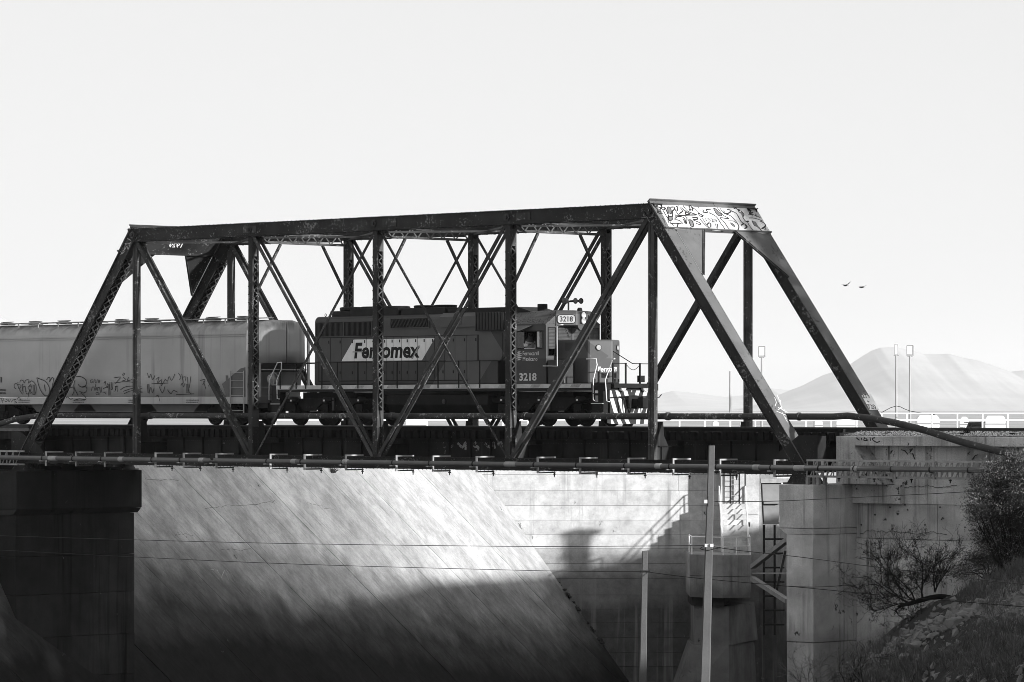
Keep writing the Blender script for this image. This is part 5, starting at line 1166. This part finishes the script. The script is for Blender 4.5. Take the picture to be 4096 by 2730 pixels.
# ================================================================== FAR LANDSCAPE
from mathutils import noise as nz
MOUNT = material('desert_mountain', 0.42, 0.95, 0.25, 0.0012, bump=0.0)
def mountain(name, prof, D, label, foot=.86, rough_=.005, mat=MOUNT):
    us = [prof[0][0] + (prof[-1][0] - prof[0][0]) * i / 320 for i in range(321)]
    def h(u):
        for (a, va), (b, vb) in zip(prof[:-1], prof[1:]):
            if a <= u <= b: return va + (vb - va) * (u - a) / (b - a)
        return prof[-1][1]
    m = MB(); J = 26; rr = random.Random(len(name) + int(D))
    ph = [rr.uniform(0, 6.28) for _ in range(8)]
    for i, u in enumerate(us):
        H = max(CZ + (1642.667 - h(u)) / F * D, 0) - GZ
        for j in range(J + 1):
            t = j / J; k = D * (foot + (1.10 - foot) * t); s_ = t / ((1 - foot) / (1.10 - foot)) if k < D else 1 - (k - D) / (.10 * D)
            rid = sum(math.sin(i * .5 * f_ + ph[q] + t * 3 * (q % 3 - 1)) / (q + 2) for q, f_ in enumerate((.21, .37, .62, .95, 1.4, 2.1)))
            s2 = max(0, min(1, s_)); z = GZ - 2 + (H + 2) * (s2 ** 1.25) * (1 + rough_ * rid * (1 - s2) * 6)
            z += (H * .007 + 1) * nz.fractal(Vector((i * .12, t * 7, D * .001)), 1.0, 2.0, 4) * (1 if s2 > .02 else 0)
            m.v.append(tuple(kr(k, (u - 2048) / F * D, z)))
    for i in range(len(us) - 1):
        for j in range(J): m.f.append((i*(J+1)+j, (i+1)*(J+1)+j, (i+1)*(J+1)+j+1, i*(J+1)+j+1))
    o = obj(name, m, mat, smooth=True); return structure(o)
mountain('mountain', [(2760,1646),(2950,1640),(3050,1612),(3120,1577),(3200,1545),(3290,1500),(3380,1470),(3420,1440),(3480,1402),(3520,1388),(3580,1386),(3640,1398),(3690,1413),(3740,1417),(3790,1412),(3850,1428),(3920,1443),(3990,1468),(4040,1486),(4096,1480),(4300,1500),(4800,1640)], 22000, '')
mountain('mountain_ridge', [(2100,1645),(2400,1615),(2640,1576),(2690,1563),(2760,1570),(2900,1588),(3000,1578),(3080,1552),(3160,1562),(3300,1600),(3700,1640)], 30000, '')
mountain('hill', [(-900,1640),(-300,1290),(-60,1238),(0,1262),(30,1280),(60,1300),(200,1370),(500,1500),(800,1640)], 6000, '')
hz = MB().box((-40000, -30000, -19), (40000, 40000, 640)); hzo = obj('haze', hz, None); hzo['kind'] = 'stuff'
hm_ = bpy.data.materials.new('haze'); hm_.use_nodes = True; hm_.node_tree.nodes.clear()
pv = hm_.node_tree.nodes.new('ShaderNodeVolumePrincipled'); pv.inputs['Color'].default_value = (.95, .95, .95, 1); pv.inputs['Density'].default_value = 3.6e-5; pv.inputs['Anisotropy'].default_value = 0.2
mo = hm_.node_tree.nodes.new('ShaderNodeOutputMaterial'); hm_.node_tree.links.new(pv.outputs[0], mo.inputs['Volume'])
hzo.data.materials.clear(); hzo.data.materials.append(hm_)

# crest behind the bridge: railing, hoist housings, light masts
MASTP = material('galvanised_mast', 0.3, 0.6, 0.1, 1.0)
cr = thing('crest_railing', kr(252, 15, GZ), 'white pipe railing along the crest behind the bridge', 'railing')
rr0, rr1 = (1000 - 2048) / F * 252, (4400 - 2048) / F * 252
obj('rail', MB().tube([kr(252, rr0, .44), kr(252, rr1, .44)], .045, 8), WHITE, cr); obj('rail', MB().tube([kr(252, rr0, .03), kr(252, rr1, .03)], .045, 8), WHITE, cr)
r_ = rr0
while r_ < rr1: obj('post', MB().tube([kr(252, r_, GZ), kr(252, r_, .44)], .055, 8), WHITE, cr); r_ += 1.545
HOUSE = [(3668, 3758, 1662, 0, 'widest white hoist housing behind the crest railing'), (3838, 3876, 1668, 1, 'narrow domed white housing behind the crest railing'), (3940, 4022, 1664, 0, 'rightmost white hoist housing behind the crest railing'), (3345, 3432, 1678, 0, 'white hoist housing seen just left of the far end post foot'), (3258, 3290, 1676, 1, 'slim white housing next to the near end post foot'), (2960, 3000, 1680, 1, 'slim white housing behind the right hanger'), (1622, 1710, 1676, 0, 'white housing glimpsed under the locomotive fuel tank'), (2850, 2875, 1684, 1, 'small white housing between the hangers under the pipe')]
for (u0, u1, v, kind, lab) in HOUSE:
    a = onD(u0, v, 256); b = onD(u1, v, 256); wd = (b - a).length; ht = a.z - GZ; cpt = onD((u0 + u1) / 2, v, 256)
    e = thing('hoist_housing', (cpt.x, cpt.y, GZ), lab, 'housing', 'white housings on the crest')
    A_ = kr(256, (u0 - 2048) / F * 256, GZ); B_ = kr(256, (u1 - 2048) / F * 256, GZ)
    obj('casing', MB().prism([A_, B_, B_ + Vector((0, 0, ht * .8)), B_ + Vector((0, 0, ht)) - RV * .15, A_ + Vector((0, 0, ht)) + RV * .15, A_ + Vector((0, 0, ht * .8))], DV * 1.2), WHITE, e, bevel=.06)
    obj('rail_shadow', MB().prism([A_ - DV * .006 + Vector((0, 0, ht * .44)), B_ - DV * .006 + Vector((0, 0, ht * .44)), B_ - DV * .006 + Vector((0, 0, ht * .52)), A_ - DV * .006 + Vector((0, 0, ht * .52))], DV * .004), GREY, e)  # shadow of the crest rail, painted as a grey strip on the casing
    obj('base', MB().prism([A_ - DV * .1 - RV * .05, B_ - DV * .1 + RV * .05, B_ - DV * .1 + RV * .05 + Vector((0, 0, .12)), A_ - DV * .1 - RV * .05 + Vector((0, 0, .12))], DV * 1.4), GREY, e)
dk = thing('tarped_box', kr(254, 28.3, GZ), 'dark covered box between the white housings on the crest', 'box')
obj('cover', MB().prism([kr(254, (3866 - 2048) / F * 254, GZ), kr(254, (3938 - 2048) / F * 254, GZ), kr(254, (3938 - 2048) / F * 254, -.12), kr(254, (3880 - 2048) / F * 254, -.15)], DV * 1.0), LOCOD, dk); obj('lid', MB().prism([kr(253.9, (3862 - 2048) / F * 254, -.16), kr(253.9, (3942 - 2048) / F * 254, -.12), kr(253.9, (3942 - 2048) / F * 254, -.08), kr(253.9, (3862 - 2048) / F * 254, -.11)], DV * 1.2), BLACK, dk)
for (u, v, k, lab) in ((3047, 1392, 262, 'white floodlight mast seen between the end posts'), (2921, 1450, 275, 'faint white mast just right of the right hanger'), (3585, 1385, 262, 'left of the two tall floodlight masts before the mountain'), (3640, 1388, 266, 'right of the two tall floodlight masts before the mountain')):
    p = onD(u, v, k); e = thing('floodlight_mast', (p.x, p.y, GZ), lab, 'mast', 'floodlight masts behind the crest')
    obj('mast', MB().tube([(p.x, p.y, GZ), (p.x, p.y, p.z - .6)], [.09, .06], 10), MASTP, e)
    if u != 2921:
        o_ = obj('lamp_bracket', MB().bar(p - Vector((0, 0, .6)) - RV * .16, p - Vector((0, 0, .6)) + RV * .16, .08, .08), GREY, e)
        sq = MB()
        c = p - Vector((0, 0, .22)); ln_ = RV if u != 3585 else (DV * .8 + RV * .5)
        for s_ in (-1, 1): sq.bar(c + ln_ * .2 * s_ - Vector((0, 0, .36)), c + ln_ * .2 * s_ + Vector((0, 0, .30)), .05, .06, DV); sq.bar(c - ln_ * .2 + Vector((0, 0, .30 * s_)), c + ln_ * .2 + Vector((0, 0, .30 * s_)), .05, .06)
        obj('floodlight_frame', sq, GREY, e)
        obj('floodlight_glass', MB().obox(c + DV * .02, ln_ * .16, DV * .01, Vector((0, 0, .26))), WHITE, e)
tag(obj('crest_cable', MB().tube(smooth_line([onD(u, v, 261) for u, v in ((3525, 1652), (3585, 1625), (3640, 1645), (3740, 1660))]), .02, 5), BLACK), 'thin drooping cable tied to the tall floodlight mast', 'cable')

def shade_y(u): q = onP(u, 1950, SA, SN); return q.y + (60 - q.x) * math.tan(R(SUN_AZ))
yB = shade_y(1580)
# row of unseen poplars added off the right edge to shade chute and pier
PLEAF = material('added_leaves', 0.06, 0.8, 0.3, 2.0); PBARK = material('added_bark', 0.12, 0.9, 0.3, 4.0)
rg = random.Random(5); yA = 7.0; TS = (.04, .04, .04, .05, .06, .09, .15, .25, .40, .60, .85); nt_ = len(TS); wt = (yB - yA) / nt_
NP = ['nearest to the track', 'second', 'third', 'fourth', 'fifth', 'sixth', 'seventh', 'eighth', 'ninth', 'tenth', 'farthest and sparsest']
for i in range(nt_):
    yc = yA + wt * (i + .5); T = TS[i]; n_ = int(-math.log(T) * wt * 17 / .038)
    e = thing('added_poplar', (60, yc, GZ), '%s of the unseen poplars added beyond the right edge for shade' % NP[i], 'tree', 'unseen poplars added for shade')
    obj('trunk', MB().tube([(60, yc, GZ), (60.1, yc + .1, 8), (60, yc, 16.5)], [.3, .18, .04], 8), PBARK, e, smooth=True)
    mb = MB(); ml_ = MB()
    for q in range(16): z_ = 2 + q * .9; a = rg.uniform(0, 6.28); mb.tube([(60, yc, z_), (60 + math.cos(a) * wt * .3, yc + math.sin(a) * wt * .4, z_ + 1.8)], [.05, .01], 4)
    obj('added_limbs', mb, PBARK, e)
    for q in range(n_):
        c = Vector((60 + rg.uniform(-1.6, 1.6), yc + rg.uniform(-.62, .62) * wt, rg.uniform(.6, 17.4))); a = Vector((rg.gauss(0, 1), rg.gauss(0, 1), rg.gauss(0, 1))).normalized() * .22; b_ = a.orthogonal().normalized() * .22
        ml_.add([c - a, c - b_ * .8, c + a, c + b_ * .8], [(0, 1, 2, 3)])
    o = obj('added_crown', ml_, PLEAF, e); o['kind'] = 'stuff'

# ================================================================== POLES AND WIRES
CPOLE = material('concrete_pole', 0.085, 0.9, 0.15, 1.5, streak=(0.09, 0.0, 3.0), fine=0.15)
def pole(u0, v0, w0, u1, v1, w1, k, lab):
    a = onD(u0, v0, k); b = onD(u1, v1, k); d = (b - a) * 1.35; base = a + d
    e = thing('concrete_pole', (base.x, base.y, base.z), lab, 'pole', 'concrete poles before the bridge')
    w1_ = w0 + (w1 - w0) * 1.35
    ha, hb = w0 / F * k / 2, w1_ / F * k / 2; ch = .78
    def ring(c, h): return [c + RV * x * h + DV * y * h for x, y in ((-1, -ch), (-ch, -1), (ch, -1), (1, -ch), (1, ch), (ch, 1), (-ch, 1), (-1, ch))]
    m = MB(); m.add(ring(base, hb) + ring(a, ha), [tuple(range(7, -1, -1)), tuple(range(8, 16))] + [(i, (i+1) % 8, 8 + (i+1) % 8, 8 + i) for i in range(8)])
    obj('shaft', m, CPOLE, e); return e
p1 = pole(2847, 1783, 24, 2820, 2730, 40, 105, 'taller concrete pole rising in front of the stair tower')
p2 = pole(2580, 2205, 21, 2571, 2730, 30, 122, 'shorter concrete pole in front of the dark headwall')
def fit(e, items):
    for (nm, u, v, k, sx, sy, mat) in items: obj(nm, MB().obox(onD(u, v, k), RV * sx / F * k, DV * .05, Vector((0, 0, sy / F * k))), mat, e)
fit(p1, (('clamp', 2836, 2182, 104.6, 18, 6, ZINC), ('insulator', 2823, 2007, 104.6, 6, 7, PALE), ('clamp', 2830, 2007, 104.7, 3, 20, BLACK), ('insulator', 2824, 2183, 104.5, 5, 6, PALE), ('insulator', 2846, 2183, 104.5, 5, 6, PALE)))
fit(p2, (('clamp', 2580, 2287, 121.6, 20, 4, BLACK),))
for (e, u, v, k) in ((p1, 2822, 2060, 104.7), (p2, 2558, 2475, 121.7)): obj('step_bolt', MB().tube([onD(u, v, k), onD(u - 6, v - 12, k)], .015, 5), BLACK, e)
def wire(pts, r, lab):
    a = [onD(*p) for p in pts]; o = obj('wire', MB().tube(smooth_line(a), r, 5), BLACK, origin=a[0]); return tag(o, lab, 'wire', 'wires strung between the poles')
wire([(-60, 2142, 150), (600, 2162, 140), (1200, 2176, 130), (2000, 2186, 118), (2400, 2186, 111), (2826, 2183, 105)], 0.009, 'upper wire from the left edge to the taller pole')
wire([(-60, 2198, 160), (600, 2232, 150), (1200, 2258, 142), (2000, 2280, 130), (2300, 2286, 126), (2576, 2287, 122)], 0.009, 'lower wire from the left edge to the shorter pole')
wire([(2584, 2288, 122), (2800, 2315, 120), (3200, 2350, 118), (3600, 2388, 115), (4150, 2432, 112)], .010, 'sloping wire from the shorter pole to the hillside')
wire([(2846, 2186, 105), (2950, 2202, 105), (3200, 2229, 106), (3560, 2276, 107), (4150, 2345, 108)], .010, 'sloping wire from the taller pole to the right edge')
wire([(2828, 2006, 105), (3000, 2007, 106), (3140, 2004, 107), (3460, 1989, 108), (3870, 1968, 109), (4150, 1946, 110)], .010, 'slack wire rising from the taller pole across the abutment')
wire([(2824, 2184, 104.8), (2800, 2195, 104.8), (2830, 2202, 104.7), (2860, 2196, 104.8), (2880, 2190, 105)], .010, 'short slack loop of wire around the taller pole')

# ================================================================== BIRDS
BIRD = material('dark_plumage', 0.035, 0.8, 0.3, 8.0)
def bird(p, span, lab, yaw, lift, name='bird'):
    e = thing(name, p, lab, 'bird'); f = RV * math.cos(yaw) + DV * math.sin(yaw); s = f.cross(Vector((0, 0, 1))); p = Vector(p); up = Vector((0, 0, 1))
    L = span * .45
    obj('body', MB().lathe([(.005, -L*.5), (L*.10, -L*.3), (L*.15, 0), (L*.10, L*.3), (L*.08, L*.42), (L*.02, L*.56)], p, f, 10), BIRD, e, smooth=True)
    for q, sg in enumerate((-1, 1)):
        a, b, c = p + up * L * .08, p + s * sg * span * .25 + up * lift[q] * span, p + s * sg * span * .5 + up * lift[q + 2] * span
        ch = f * span * .085; m = MB()
        m.add([a + ch, a - ch, b + ch * .9, b - ch * 1.1, c - ch * .9, a + ch + up * .01, a - ch + up * .01, b + ch * .9 + up * .01, b - ch * 1.1 + up * .01, c - ch * .9 + up * .01], [(0,1,3,2),(2,3,4),(5,7,8,6),(7,9,8),(0,2,7,5),(2,4,9,7),(1,6,8,3),(3,8,9,4),(0,5,6,1)])
        obj('wing', m, BIRD, e)
    obj('tail', MB().prism([p - f * L * .4 - s * L * .06, p - f * L * .75 - s * L * .16, p - f * L * .75 + s * L * .16, p - f * L * .4 + s * L * .06], up * .01), BIRD, e)
bird(onD(3382, 1143, 240), .75, 'left of two dark birds gliding before the mountain', 2.2, (.06, .10, .04, .32))
bird(onD(3447, 1150, 240), .75, 'right of two dark birds gliding before the mountain', 2.4, (.04, .07, .02, .14))
bird(onY(848, 1845, -1.3), .62, 'dark pigeon flapping up beside the slim pipe at the left', 3.0, (.20, .16, .42, .2))

# ================================================================== PLANTS AND STONES ON THE HILLSIDE
def hill_hit(u, v):
    k = 100.0
    while k < 140:
        p = onD(u, v, k); r = (p - CAM).dot(RV)
        if p.z < hill_z(k, r): return p
        k += .1
    return None
STONE = material('pale_stone', 0.14, 0.9, 0.35, 2.0, bump=0.4, bump_scale=15)
GRASS = material('dry_grass', 0.085, 0.9, 0.6, 3.0); TWIG = material('bare_twigs', 0.010, spec=0.05, rough=0.9, var=0.3, scale=5.0); LEAF = material('shrub_leaves', 0.026, 0.8, 0.4, 6.0); TIP = material('pale_shrub_tips', 0.24, 0.8, 0.3, 6.0); TWIGL = material('pale_twigs', 0.10, 0.9, 0.3, 6.0)
# stones: a broken line across the slope and loose ones
def stone(p, s, lab, grp):
    rr = random.Random(int(p.x * 997 + p.y * 131)); bm = bmesh.new(); bmesh.ops.create_icosphere(bm, subdivisions=2, radius=1)
    ax = (s * rr.uniform(.8, 1.5), s * rr.uniform(.6, 1.0), s * rr.uniform(.45, .75))
    pl = [(Vector((rr.gauss(0, 1), rr.gauss(0, 1), rr.gauss(0, 1))).normalized(), rr.uniform(.55, .85)) for _ in range(9)]
    for v in bm.verts:
        for n_, d_ in pl:
            q = v.co.dot(n_)
            if q > d_: v.co -= n_ * (q - d_)
        v.co = Vector((v.co.x * ax[0], v.co.y * ax[1], v.co.z * ax[2]))
    rot = Matrix.Rotation(rr.uniform(0, 6.28), 3, 'Z') @ Matrix.Rotation(rr.uniform(-.5, .5), 3, 'X')
    bmesh.ops.transform(bm, matrix=rot.to_4x4(), verts=bm.verts)
    me = bpy.data.meshes.new('stone'); bm.to_mesh(me); bm.free(); me.materials.append(STONE)
    o = bpy.data.objects.new('stone', me); COL.objects.link(o); o.location = p + Vector((0, 0, s * .15)); return tag(o, lab, 'stone', grp)
BIG = [(3618, 2638, .30), (3668, 2590, .30), (3725, 2552, .22), (3745, 2545, .20), (3790, 2520, .26), (3822, 2500, .42), (3850, 2470, .26), (3878, 2455, .24), (3905, 2440, .25), (3935, 2415, .28), (3960, 2400, .2), (4070, 2352, .22), (4050, 2455, .18), (4075, 2440, .16), (3640, 2670, .16), (3700, 2580, .14), (4010, 2400, .18), (4030, 2365, .15)]
ORD = ['first', 'second', 'third', 'fourth', 'fifth', 'sixth', 'seventh', 'eighth', 'ninth', 'tenth', 'eleventh', 'twelfth', 'thirteenth', 'fourteenth', 'fifteenth', 'sixteenth', 'seventeenth', 'eighteenth', 'nineteenth', 'twentieth']
for i, (u, v, s) in enumerate(sorted(BIG)):
    p = hill_hit(u, v)
    if p: stone(p, s, '%s pale stone on the grassy hillside, the %s counted from the left' % ('large' if s > .28 else 'middling' if s > .19 else 'small', ORD[i]), 'stones on the hillside')
m = MB()
for i in range(3000):
    u = rnd.uniform(3250, 4110); v = rnd.uniform(2200, 2740)
    if i % 3 == 0: u = rnd.uniform(3950, 4110); v = rnd.uniform(2330, 2500)
    if i % 3 == 1: t = rnd.random(); u = 3330 + 560 * t + rnd.gauss(0, 30); v = 2700 - 290 * t + abs(rnd.gauss(0, 22))
    p = hill_hit(u, v)
    if not p: continue
    s = rnd.choice((.03, .04, .05, .06, .09, .12, .16, .2)); n1 = Vector((rnd.gauss(0, 1), rnd.gauss(0, 1), rnd.gauss(0, 1))).normalized(); a1 = n1.orthogonal().normalized(); b1 = n1.cross(a1)
    m.add([p + n1*s, p + a1*s, p + (b1*.87 - a1*.5)*s, p - (b1*.87 + a1*.5)*s, p - n1*s*.7], [(0,1,2),(0,2,3),(0,3,1),(4,2,1),(4,3,2),(4,1,3)])
o = obj('pebbles', m, STONE); o['kind'] = 'stuff'; o['label'] = 'scattered pebbles on the hillside'; o['category'] = 'pebbles'
# grass
m = MB()
for i in range(2900):
    u = rnd.uniform(3200, 4130); v = rnd.uniform(2180, 2745); p = hill_hit(u, v)
    if not p: continue
    dens = math.sin(u * .013) + math.sin(v * .021 + u * .004)
    if dens < -.05: continue
    for q in range(rnd.randint(6, 16)):
        b0 = p + Vector((rnd.gauss(0, .10), rnd.gauss(0, .10), -.03)); h = rnd.uniform(.15, .55); ln_ = Vector((rnd.gauss(0, .35), rnd.gauss(0, .35), 1)).normalized(); sd_ = RV * rnd.uniform(.005, .012)
        m.add([b0 - sd_, b0 + sd_, b0 + ln_ * h * .6 + sd_ * .6, b0 + ln_ * h * .6 - sd_ * .6, b0 + ln_ * h + Vector((ln_.x, ln_.y, -.2)) * h * .3], [(0,1,2,3),(3,2,4)])
o = obj('grass', m, GRASS); o['kind'] = 'stuff'; o['label'] = 'dry tufted grass covering the hillside'; o['category'] = 'grass'
# bare shrubs: limbs that fork again and again
def branch(m, p, d, ln, r, depth, rg, sway=.24):
    n = 4; pts = [p]; rs = [r]; curl = Vector((rg.gauss(0, .10), rg.gauss(0, .10), rg.gauss(.04, .10)))
    for i in range(n):
        d = (d + curl + Vector((rg.gauss(0, sway), rg.gauss(0, sway), rg.gauss(0, sway))) * .6).normalized(); p = p + d * ln / n; pts.append(p); rs.append(max(r * (1 - .55 * (i + 1) / n), .0032))
    m.tube(pts, rs, 5 if r > .02 else 3, caps=False)
    if depth == 0: return
    for i in range(rg.choice((2, 3, 3, 4)) + (1 if depth > 3 else 0)):
        q = pts[rg.choice((1, 2, 3, 4, 4))]; nd = (d + Vector((rg.gauss(0, .55), rg.gauss(0, .55), rg.gauss(.10, .5)))).normalized()
        branch(m, q, nd, ln * rg.uniform(.5, .82), max(r * .55, .0042), depth - 1, rg, sway)
def shrub(starts, k, limbs, lab, seed, depth, mat=TWIG, name='bare_shrub', r0=.04):
    rg = random.Random(seed); b0 = onD(starts[0][0], starts[0][1], k); e = thing(name, tuple(b0), lab, 'shrub'); m = MB()
    for i, (du, dv, ln) in enumerate(limbs):
        u, v = starts[i % len(starts)]
        d = (RV * du - Vector((0, 0, 1)) * dv - DV * rg.uniform(-.6, .4)).normalized(); branch(m, onD(u, v, k + rg.uniform(-.1, .1)), d, ln * rg.uniform(.62, .88), r0 * rg.uniform(.7, 1.1), depth, rg)
    obj('branches', m, mat, e); return e
k0 = 133
e = shrub([(3640, 2415), (3690, 2402), (3740, 2370), (3660, 2405), (3700, 2395)], k0, [(-1, -.1, 1.5), (-.6, -1, 1.4), (.3, -1, 1.3), (-1, -.5, 1.6), (-1, .2, 1.4), (-.9, -.7, 1.5), (.0, -1, 1.5), (.7, -.9, 1.1), (-.3, -1, 1.4), (-.8, .5, 1.1), (-1, 0, 1.4), (-.2, -1, 1.2), (.2, -1, 1.2), (-1, .35, 1.3)], 'large leafless dark shrub sprawling on the hillside before the wing wall', 3, 5, r0=.03)
obj('trunk', MB().tube(smooth_line([onD(3850, 2420, k0 - .6), onD(3800, 2392, k0 - .2), onD(3740, 2388, k0), onD(3680, 2403, k0), onD(3640, 2415, k0 - .1), onD(3590, 2427, k0 - .2)]), [.09] * 6 + [.08] * 4 + [.07] * 3 + [.05] * 2 + [.03], 7), TWIG, e, smooth=True)
shrub([(3230, 2790), (3260, 2800), (3290, 2790), (3210, 2790)], 126, [(-.4, -1, 1.1), (-.15, -1, 1.2), (.1, -1, 1.3), (.3, -1, 1.1), (.6, -1, 1.0), (-.7, -1, .9), (.2, -1, 1.2), (-.2, -1, 1.2), (0, -1, 1.3)], 'leafless twiggy shrub at the foot of the abutment pedestal', 11, 3, mat=TWIGL, r0=.02)
shrub([(3420, 2760), (3450, 2750), (3390, 2760)], 127, [(-.5, -1, .8), (-.1, -1, .9), (.3, -1, .9), (.7, -1, .8), (0, -1, .9), (-.3, -1, .8)], 'low leafless dark shrub near the bottom of the hillside', 15, 3, r0=.02)
def leafy(u, v, k, blobs, lab, seed, n, size, tipfrac):
    rg = random.Random(seed); b0 = onD(u, v, k); e = thing('leafy_shrub', tuple(b0), lab, 'shrub'); mb, ml, mt = MB(), MB(), MB()
    for (bu, bv_, br) in blobs:
        c = onD(bu, bv_, k + rg.uniform(-.3, .6)); R_ = br / F * k
        for q in range(4):
            d = Vector((rg.gauss(0, 1), rg.gauss(0, 1), rg.gauss(.4, 1))).normalized(); tip = c + d * R_ * rg.uniform(.5, 1.0)
            mid = (b0 + tip) / 2 + Vector((rg.gauss(0, .12), rg.gauss(0, .12), rg.gauss(.1, .1))); mb.tube([b0 + Vector((rg.gauss(0, .1), rg.gauss(0, .1), 0)), mid, tip], [.025, .016, .004], 4, caps=False)
        cl = []
        for q in range(int(26 * (br / 60) ** 2) + 10):
            d = Vector((rg.gauss(0, 1), rg.gauss(0, 1), rg.gauss(.25, 1))).normalized(); cl.append((c + d * R_ * (rg.random() ** .35), d))
        for q in range(int(n * (br / 60) ** 2)):
            p, d = rg.choice(cl); cr_ = .16
            pos = p + Vector((rg.gauss(0, cr_), rg.gauss(0, cr_), rg.gauss(0, cr_ * .8)))
            ou = (pos - c).length / R_; a1 = (d + Vector((rg.gauss(0, .7), rg.gauss(0, .7), rg.gauss(.3, .7)))).normalized(); b1 = a1.orthogonal().normalized(); b1 = Matrix.Rotation(rg.uniform(0, 6.28), 3, a1) @ b1
            s_ = size * rg.uniform(.6, 1.3); tgt = mt if (ou > .82 and rg.random() < tipfrac and (pos - c).z > -.2 * R_) else ml  # outer upper leaves paler: pale tips, partly sunlight painted in
            tgt.add([pos - b1 * s_ * .32, pos + a1 * s_ * .5 + b1 * s_ * .1, pos + b1 * s_ * .32 + a1 * s_, pos + a1 * s_ * .4 - b1 * s_ * .35], [(0, 1, 2, 3)])
    obj('branches', mb, TWIG, e); o = obj('foliage', ml, LEAF, e); o['kind'] = 'stuff'; o = obj('pale_tips', mt, TIP, e); o['kind'] = 'stuff'
leafy(4030, 2330, 134, [(3990, 2210, 55), (4070, 2240, 60), (3940, 2150, 36), (3990, 1915, 62), (4060, 1890, 70), (4110, 1960, 80), (3935, 1960, 48), (3920, 2010, 42), (3990, 2010, 62), (4060, 2060, 70), (3960, 2080, 45), (4020, 2140, 60), (4100, 2160, 70), (3900, 2070, 28)], 'tall leafy shrub with pale tips at the right edge', 5, 6000, .065, .28)
leafy(3960, 2330, 135.5, [(3900, 2260, 45), (3960, 2220, 50), (4040, 2230, 55), (3850, 2300, 35), (4090, 2190, 50)], 'dark low thicket under the tall leafy shrub', 8, 5200, .05, .05)
def px(x, y, z):
    d = Vector((x, y, z)) - CAM; k = d.dot(DV); return (2048 + F * d.dot(RV) / k, 1642.667 - F * d.z / k, k)
tu, tv, tk_ = px(64, .6, -1.6)
leafy(tu, tv, tk_, [(tu + a, tv + b, 90) for a, b in ((-150, -230), (0, -260), (150, -230), (-80, -370), (80, -380), (-230, -330), (0, -470))], 'unseen dense shrub added beyond the right edge for shade', 21, 1500, .12, .1)  # unseen shrub, added to keep the sun off the pedestal
m = MB()
for i in range(60): a = onY(3870 + rnd.gauss(0, 8), 1733, 1.2); d = Vector((rnd.gauss(0, .6), rnd.gauss(0, .3), 1)).normalized(); m.tube([a, a + d * rnd.uniform(.1, .34)], [.006, .002], 3, caps=False)
tag(obj('weed', m, TWIG, origin=onY(3870, 1733, 1.2)), 'dry weed growing beside the rail at the right', 'weed')
